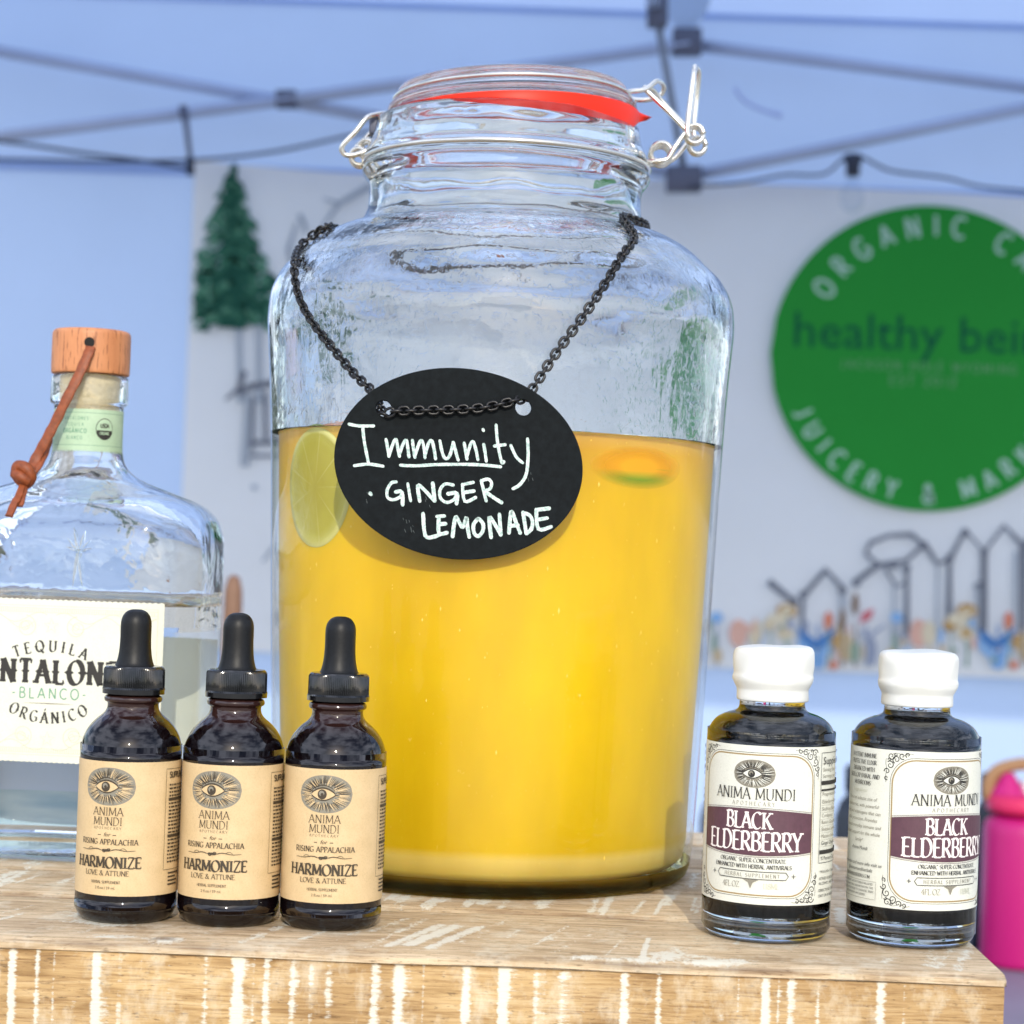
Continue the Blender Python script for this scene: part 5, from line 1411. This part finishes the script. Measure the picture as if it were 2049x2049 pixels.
# ================================================================== SPIRIT BOTTLE
TYAW = RAD(-6)
tb = thing('spirit_bottle', 'clear broad shouldered glass liquor bottle with ivory label and wooden stopper at the left', 'bottle', (-195.6, 985, 0), TYAW)
def sring(a, b, z, e, n=112):
    out = []
    for k in range(n):
        t = 2*pi*k/n; c, s = cos(t), sin(t)
        out.append((a*abs(c)**(2/e)*(1 if c >= 0 else -1), b*abs(s)**(2/e)*(1 if s >= 0 else -1), z))
    return out
def loft(rings, caps=True):
    n = len(rings[0]); V = [p for r in rings for p in r]; Fc = []
    for j in range(len(rings)-1):
        for k in range(n): Fc.append((j*n+k, j*n+(k+1) % n, (j+1)*n+(k+1) % n, (j+1)*n+k))
    if caps: Fc.append(tuple(range(n))[::-1]); Fc.append(tuple((len(rings)-1)*n+k for k in range(n)))
    return V, Fc
sec = [(55, 36, 0, 3.6), (58.5, 39, 1.2, 3.7), (60.5, 41, 4, 3.8), (61.2, 42, 9, 4), (61.4, 42, 60, 4), (61.6, 42, 120, 4), (61.4, 42, 141, 4), (60.4, 41.5, 148, 3.9), (57.6, 40, 154.5, 3.6), (52, 37, 159.5, 3.2), (43, 32, 163.2, 2.8), (33.5, 26.5, 166.6, 2.4), (25, 21.5, 170, 2.15), (19, 18, 174.5, 2), (16.3, 16.3, 180, 2), (15.7, 15.7, 188, 2), (15.6, 15.6, 200, 2), (15.8, 15.8, 203.2, 2), (17.2, 17.2, 204.2, 2), (17.5, 17.5, 206, 2), (17.4, 17.4, 213, 2), (17.2, 17.2, 216, 2), (16.2, 16.2, 217, 2)]
def finer(sc, n=3):
    out = []
    A = catmull([(s[0], s[1], s[2]) for s in sc], n); E = catmull([(s[3], 0, 0) for s in sc], n)
    return [(p.x, p.y, p.z, e.x) for p, e in zip(A, E)]
def wobs(r, amp, k0):
    out = []
    for x, y, z in r:
        d_ = amp*(sin(x*.13+z*.05+k0)*.5+sin(z*.21+y*.2+k0)*.3+sin(x*.31-z*.17)*.2)
        L = math.hypot(x, y) or 1
        out.append((x+x/L*d_, y+y/L*d_, z))
    return out
ROUT = [sring(a, b, z, e) for a, b, z, e in finer(sec)]
V1, F1 = loft(ROUT)
F1 = F1[:-1]
# air space above the drink: an inner skin
LV = 113.5
sin_ = [(57.6, 38.2, LV, 3.8), (57.4, 38.2, 136, 3.8), (56, 37.4, 145, 3.7), (52.6, 35.4, 151, 3.4), (46.5, 32.5, 155.6, 3.0), (38, 28, 159, 2.7), (29, 22.8, 162.4, 2.4), (20.5, 17.5, 166.8, 2.15), (14.8, 14.4, 172, 2), (12.4, 12.4, 179, 2), (13.2, 13.2, 186, 2), (14.0, 14.0, 189, 2), (14.0, 14.0, 203, 2), (14.1, 14.1, 215, 2), (14.6, 14.6, 217, 2)]
RIN = [wobs(sring(a, b, z, e), .55 if z < 172 else .05, 1.7) for a, b, z, e in finer(sin_)]
V2, F2 = loft(RIN)
F2 = F2[:-1]                                           # open at the mouth
n_ = 112
V, Fc = merge((V1, F1), (V2, [tuple(reversed(q)) for q in F2]))
oo = (len(ROUT)-1)*n_; ii = len(V1)+(len(RIN)-1)*n_
for k in range(n_): Fc.append((oo+k, oo+(k+1) % n_, ii+(k+1) % n_, ii+k))
mids = [2 if (max(V1[i][2] for i in q) < LV+2 and min(V1[i][2] for i in q) > 2) else 0 for q in F1]+[1]*len(F2)+[0]*n_
o = add('glass_body', V, Fc, [M_TEQ, M_TEQIN, thin_glass('spirit_bottle_flat_glass', (.98, .99, .985, 1))], tb, True, mids=mids); 
bm = bmesh.new(); bm.from_mesh(o.data); bmesh.ops.recalc_face_normals(bm, faces=bm.faces); bm.to_mesh(o.data); bm.free(); orient_out(o, (0, 0, 120))
# cork and wooden stopper with cord
v, f = lathe([(0, 188), (13.2, 188), (13.7, 189), (13.7, 217.1), (0, 217.1)], 40); add('cork', v, f, M_CORK, tb, True)
v, f = lathe(smoothp([(15.5, 217.4), (17.3, 217.6), (17.7, 218.6), (17.8, 222), (17.8, 234), (17.5, 236.6), (16.2, 237.8), (13, 238)], 3), 72)
V, Fc = merge((v, f)); Fc.append(tuple(range(len(V)-72, len(V)))); Fc.append(tuple(range(72))[::-1])
st = add('stopper', V, Fc, M_BEECH, tb, True); smooth_by_angle(st, 60)
# hole and leather cord
hc = RAD(14)   # bearing of the hole
hz = 231.0
hp = lambda a, z, r: (r*sin(a), -r*cos(a), z)
hv = [hp(hc+2.3*cos(2*pi*k/24)/17.8, hz+2.3*sin(2*pi*k/24), 18.02) for k in range(24)]
add('cord_hole', hv, [tuple(range(24))], plain('dark_hole', (.006, .004, .003), .8), st)
def T(x, y, d_): # picture point to the bottle's own frame
    p = P(x, y, d_)-Vector((-195.6, 985, 0)); return Matrix.Rotation(-TYAW, 3, 'Z') @ p
def strap(name, pts, w_, th):
    pts = catmull(pts, 8); V, Fc = [], []
    for i, p in enumerate(pts):
        t = (pts[min(i+1, len(pts)-1)]-pts[max(i-1, 0)]).normalized(); dv = Vector((0, -1, 0)); s_ = t.cross(dv).normalized(); d2 = s_.cross(t)
        ww = w_*(1+.06*sin(i*1.1))
        for a, b in ((-1, -.5), (-.8, -1), (.8, -1), (1, -.5), (1, .5), (.8, 1), (-.8, 1), (-1, .5)): V.append(p+s_*a*ww/2-d2*b*th/2)
    n = len(pts)
    for i in range(n-1):
        for k in range(8): Fc.append((i*8+k, i*8+(k+1) % 8, (i+1)*8+(k+1) % 8, (i+1)*8+k))
    Fc.append(tuple(range(8))); Fc.append(tuple((n-1)*8+k for k in range(8))[::-1])
    return smooth_by_angle(add(name, V, Fc, M_LEATHER, tb, True), 45)
strap('leather_cord', [T(171, 655, 967.2), T(166, 668, 965.4), T(150, 705, 963.5), T(128, 748, 962), T(104, 797, 962), T(84, 835, 962), T(66, 868, 962), T(52, 895, 957)], 4.5, 1.5)
strap('leather_cord', [T(93, 812, 972), T(90, 838, 970), T(78, 868, 963), T(58, 898, 958)], 3.6, 1.4)
strap('leather_cord', [T(46, 905, 954), T(36, 935, 948), T(27, 950, 944.5), T(17, 974, 940.5)], 3.4, 1.5)
strap('leather_cord', [T(48, 905, 955), T(43, 930, 950), T(36, 955, 946)], 3.6, 1.4)
kp = [T(34, 880, 953), T(50, 884, 951.5), T(58, 900, 952.5), T(48, 912, 954), T(33, 898, 953.5)]
v, f = tube(catmull(kp, 7, True), 2.7, 10, closed=True); add('cord_knot', v, f, M_LEATHER, tb, True)
v, f = tube(catmull([T(28, 893, 953), T(40, 900, 950.5), T(54, 908, 952)], 6), 2.6, 10); add('cord_knot', v, f, M_LEATHER, tb, True)
# neck strip label
RN = 15.95
a0_, a1_ = RAD(-58), RAD(94)
label(RN, 182.4, 201.0, a0_, a1_, M_GREENL, tb, .14, 50, 'neck_label')
ink = Ink(cylmap(RN+.14, 0), .02, 1.0)
um = .42*RN
ink.stroke([(a0_*RN+1.6, 184.6), (a0_*RN+1.6, 199.3), (a1_*RN-1, 199.3), (a1_*RN-1, 184.6), (a0_*RN+1.6, 184.6)], .22, 0)
nx_ = -1.6
for t_, z_, h_, tr_, wt_ in (('PANTALONES', 196.0, 1.5, .34, .15), ('TEQUILA', 193.2, 1.5, .38, .13), ('ORG\u00c1NICO', 190.1, 1.9, .22, .2), ('BLANCO', 187.2, 1.5, .34, .15)):
    ink.text(t_, nx_, z_, h_, style='sans', wt=wt_, sx=.78, track=tr_, mi=0)
sx0 = 12.4
ink.ellipse(sx0, 192.2, 4.3, 4.9, 1, 30); ink.up(); ink.ellipse(sx0, 192.2, 4.0, 4.55, 2, 30)
g_ = lambda x: sqrt(max(0, 1-x*x))
ink.up(); xs = [-.92+1.84*i/16 for i in range(17)]
ink.band([(sx0+4*x, 191.6) for x in xs], [(sx0+4*x, min(191.6, 192.2-4.55*g_(x))) for x in xs], 1)
ink.up(); ink.text('USDA', sx0, 192.8, 1.8, style='sans', wt=.2, sx=.85, mi=1)
ink.text('ORGANIC', sx0, 189.7, 1.15, style='sans', wt=.18, sx=.85, mi=2)
ink.build('neck_print', [M_GREENP, M_INK, M_GREENL], tb)
# serrated lower edge
V, Fc = [], []
for i in range(34):
    a = a0_+(a1_-a0_)*i/34; b = a0_+(a1_-a0_)*(i+1)/34; q = len(V)
    V += [hp(a, 182.4, RN+.1), hp(b, 182.4, RN+.1), hp((a+b)/2, 181.2, RN+.1)]; Fc.append((q, q+1, q+2))
add('serrated_edge', V, Fc, M_GREENL, tb)
# front label, follows the gently bowed front face
def tfront(u, v, off):
    a, b, e = 61.4, 42.0, 4.0
    y = b*(1-min(.999, abs(u/a))**e)**(1/e)
    return (u, -(y+.03+off), v)
def flat_label(name, u0, u1, z0, z1, mat, fn, nu=40, th=.16, teeth=True):
    V, Fc = [], []
    rows = []
    for j, (zz, off) in enumerate(((z0, 0), (z0, th), (z1, th), (z1, 0))):
        for i in range(nu*2+1):
            u = u0+(u1-u0)*i/(nu*2); dz = (.35 if i % 2 else -.1) if teeth else 0
            V.append(fn(u, zz+(dz if j > 1 else -dz), off))
    m_ = nu*2+1
    for j in range(3):
        for i in range(m_-1): Fc.append((j*m_+i, j*m_+i+1, (j+1)*m_+i+1, (j+1)*m_+i))
    return add(name, V, Fc, mat, tb)
flat_label('front_label', -49, 49, 44, 115, M_TLABEL, tfront)
ink = Ink(lambda u, v, off: tfront(u, v, off+.17), .03, 2.0)
ink.text('TEQUILA', 0, 52.4, 4.8, style='west', wt=.19, sx=.90, track=.46, arcR=40, arcdir=1, mi=0)
ink.text('PANTALONES', 0, 78.4, 10.3, style='west', wt=.225, sx=.79, track=.20, mi=0)
ink.text('-BLANCO-', 0, 71.8, 4.5, style='sans', wt=.13, sx=1.0, track=.34, mi=1)
ink.text('ORG\u00c1NICO', 0, 97.4, 4.9, style='west', wt=.18, sx=.86, track=.40, arcR=36.5, arcdir=-1, mi=0)
ink.stroke([(-11, 69.6), (0, 69.6), (11, 69.6)], [.1, .55, .1], 2)
for sg_ in (-1, 1):
    ink.text('100%' if sg_ > 0 else 'NOM', sg_*37.5, 96.4, 3.6, style='sans', wt=.12, sx=.68, track=.2, mi=3)
    ink.text('AGAVE' if sg_ > 0 else '1580', sg_*37.5, 90.6, 3.2, style='sans', wt=.12, sx=.75, track=.2, mi=3)
    ink.text('DEST.' if sg_ > 0 else '40%', sg_*36.5, 66.2, 3.4, style='sans', wt=.12, sx=.7, track=.2, mi=3)
    ink.text('750 ML' if sg_ > 0 else 'ALC/VOL', sg_*37, 60.2, 3.2, style='sans', wt=.12, sx=.7, track=.16, mi=3)
    for zz, sz_ in ((104, 1), (54.5, -1)):
        spiral(ink, sg_*11.5, zz-sz_*1, 5.0, 1.6, pi/2*sz_, .35, 3, sg_*sz_, 28); spiral(ink, sg_*11.5, zz-sz_*1, 3.2, 1.2, 0, .3, 3, -sg_*sz_, 20)
        spiral(ink, sg_*33, zz, 4.4, 1.5, pi/2, .3, 3, -sg_*sz_, 24); spiral(ink, sg_*42, zz+sz_*1.5, 2.8, 1.3, 2, .3, 3, sg_, 18)
        ink.stroke([(sg_*(2+44*k/26), zz+sz_*(3.2+2.2*sin(k*.48+.6))) for k in range(27)], .30, 3)
        ink.stroke([(sg_*(8+38*k/26), zz+sz_*(1.2-2.8*sin(k*.42))) for k in range(27)], .25, 3)
    ink.stroke([(sg_*46.5, 47), (sg_*46.5, 112.3)], .25, 3)
for zz in (112.3, 111.2, 109.4, 47, 48.1, 49.8): ink.stroke([(-46.5, zz), (46.5, zz)], .18, 3)
for k in range(92):
    for zz in (109.6, 48.2): ink.stroke([(-46+k, zz), (-46+k, zz+1.3)], .25, 3)
for zz in (103.6, 54): 
    pts = [((3.4 if k % 2 == 0 else 1.3)*sin(pi*k/5), zz+(3.4 if k % 2 == 0 else 1.3)*cos(pi*k/5)) for k in range(11)]
    ink.stroke(pts, .28, 3)
ink.build('label_print', [M_INK, M_GREENP, M_INKG, plain('faint_ornament_print', (.56, .57, .44), .6)], tb)
# back label seen through the drink, and the coastal picture below it
tback = lambda u, v, off: (-tfront(u, v, 0)[0], -tfront(u, v, off)[1], v)
flat_label('back_label', -57, 57, 46, 97, canvas('thin_back_label_paper', (.93, .94, .78), .5), tback, 40)
def seascape():
    q = N('printed_coast'); t = q.n('ShaderNodeTexCoord'); s = q.n('ShaderNodeSeparateXYZ'); q.l(t.outputs['Object'], s.inputs[0])
    mr = q.n('ShaderNodeMapRange'); mr.inputs[1].default_value = .004; mr.inputs[2].default_value = .046; q.l(s.outputs[2], mr.inputs[0])
    f = q.noise(90, 5, sc3=(.25, 1, 1.4)); hn = q.noise(26, 5, sc3=(1, 1, .01))
    sea = q.ramp(f, [(.35, (.36, .56, .74, 1)), (.65, (.60, .76, .88, 1))])
    skyc = (.62, .74, .97, 1)
    k = q.math('GREATER_THAN', mr.outputs[0], .42)
    c = q.mix(k, sea, skyc)
    hill = q.math('ADD', .43, q.math('MULTIPLY', q.math('SUBTRACT', hn, .30), .80))
    xh = q.math('ADD', .43, q.math('MULTIPLY', q.math('SUBTRACT', .030, s.outputs[0]), -3.0))
    inh = q.math('MULTIPLY', k, q.math('LESS_THAN', mr.outputs[0], q.math('MINIMUM', hill, xh)))
    hc_ = q.ramp(q.noise(240, 4), [(.35, (.24, .23, .25, 1)), (.65, (.42, .38, .38, 1))])
    c = q.mix(inh, c, hc_)
    q.l(c, q.b.inputs['Base Color']); q.b.inputs['Roughness'].default_value = .6; return q.m
flat_label('coast_print', -56, 56, 5, 45.6, seascape(), tback, 40, teeth=False)
# agave relief moulded into the front glass
av, af = [], []
def leaf(cx, cz, ang, L, w_):
    q = len(av); d_ = (sin(ang), cos(ang)); nrm = (d_[1], -d_[0])
    for t in (0, .35, .7, 1.0):
        ww = w_*(1-t)**.7*(.6+.8*t if t < .4 else 1)
        for s_, hh in ((-1, 0), (0, 1.0), (1, 0)):
            u = cx+d_[0]*L*t+nrm[0]*ww*s_; z = cz+d_[1]*L*t+nrm[1]*ww*s_
            av.append(tfront(u, z, hh*1.0*(1-t*.6)-.02))
    for j in range(3):
        for k in range(2): af.append((q+j*3+k, q+j*3+k+1, q+j*3+k+4, q+j*3+k+3))
for ang, L, w_ in ((-70, 6, 1.3), (-42, 8, 1.5), (-14, 11, 1.8), (16, 10, 1.8), (44, 8, 1.5), (75, 7, 1.3), (-172, 16, 2.0), (172, 16, 2.0)): leaf(11, 136.5, RAD(ang), L, w_)
add('agave_relief', av, af, M_TEQ, tb, True)
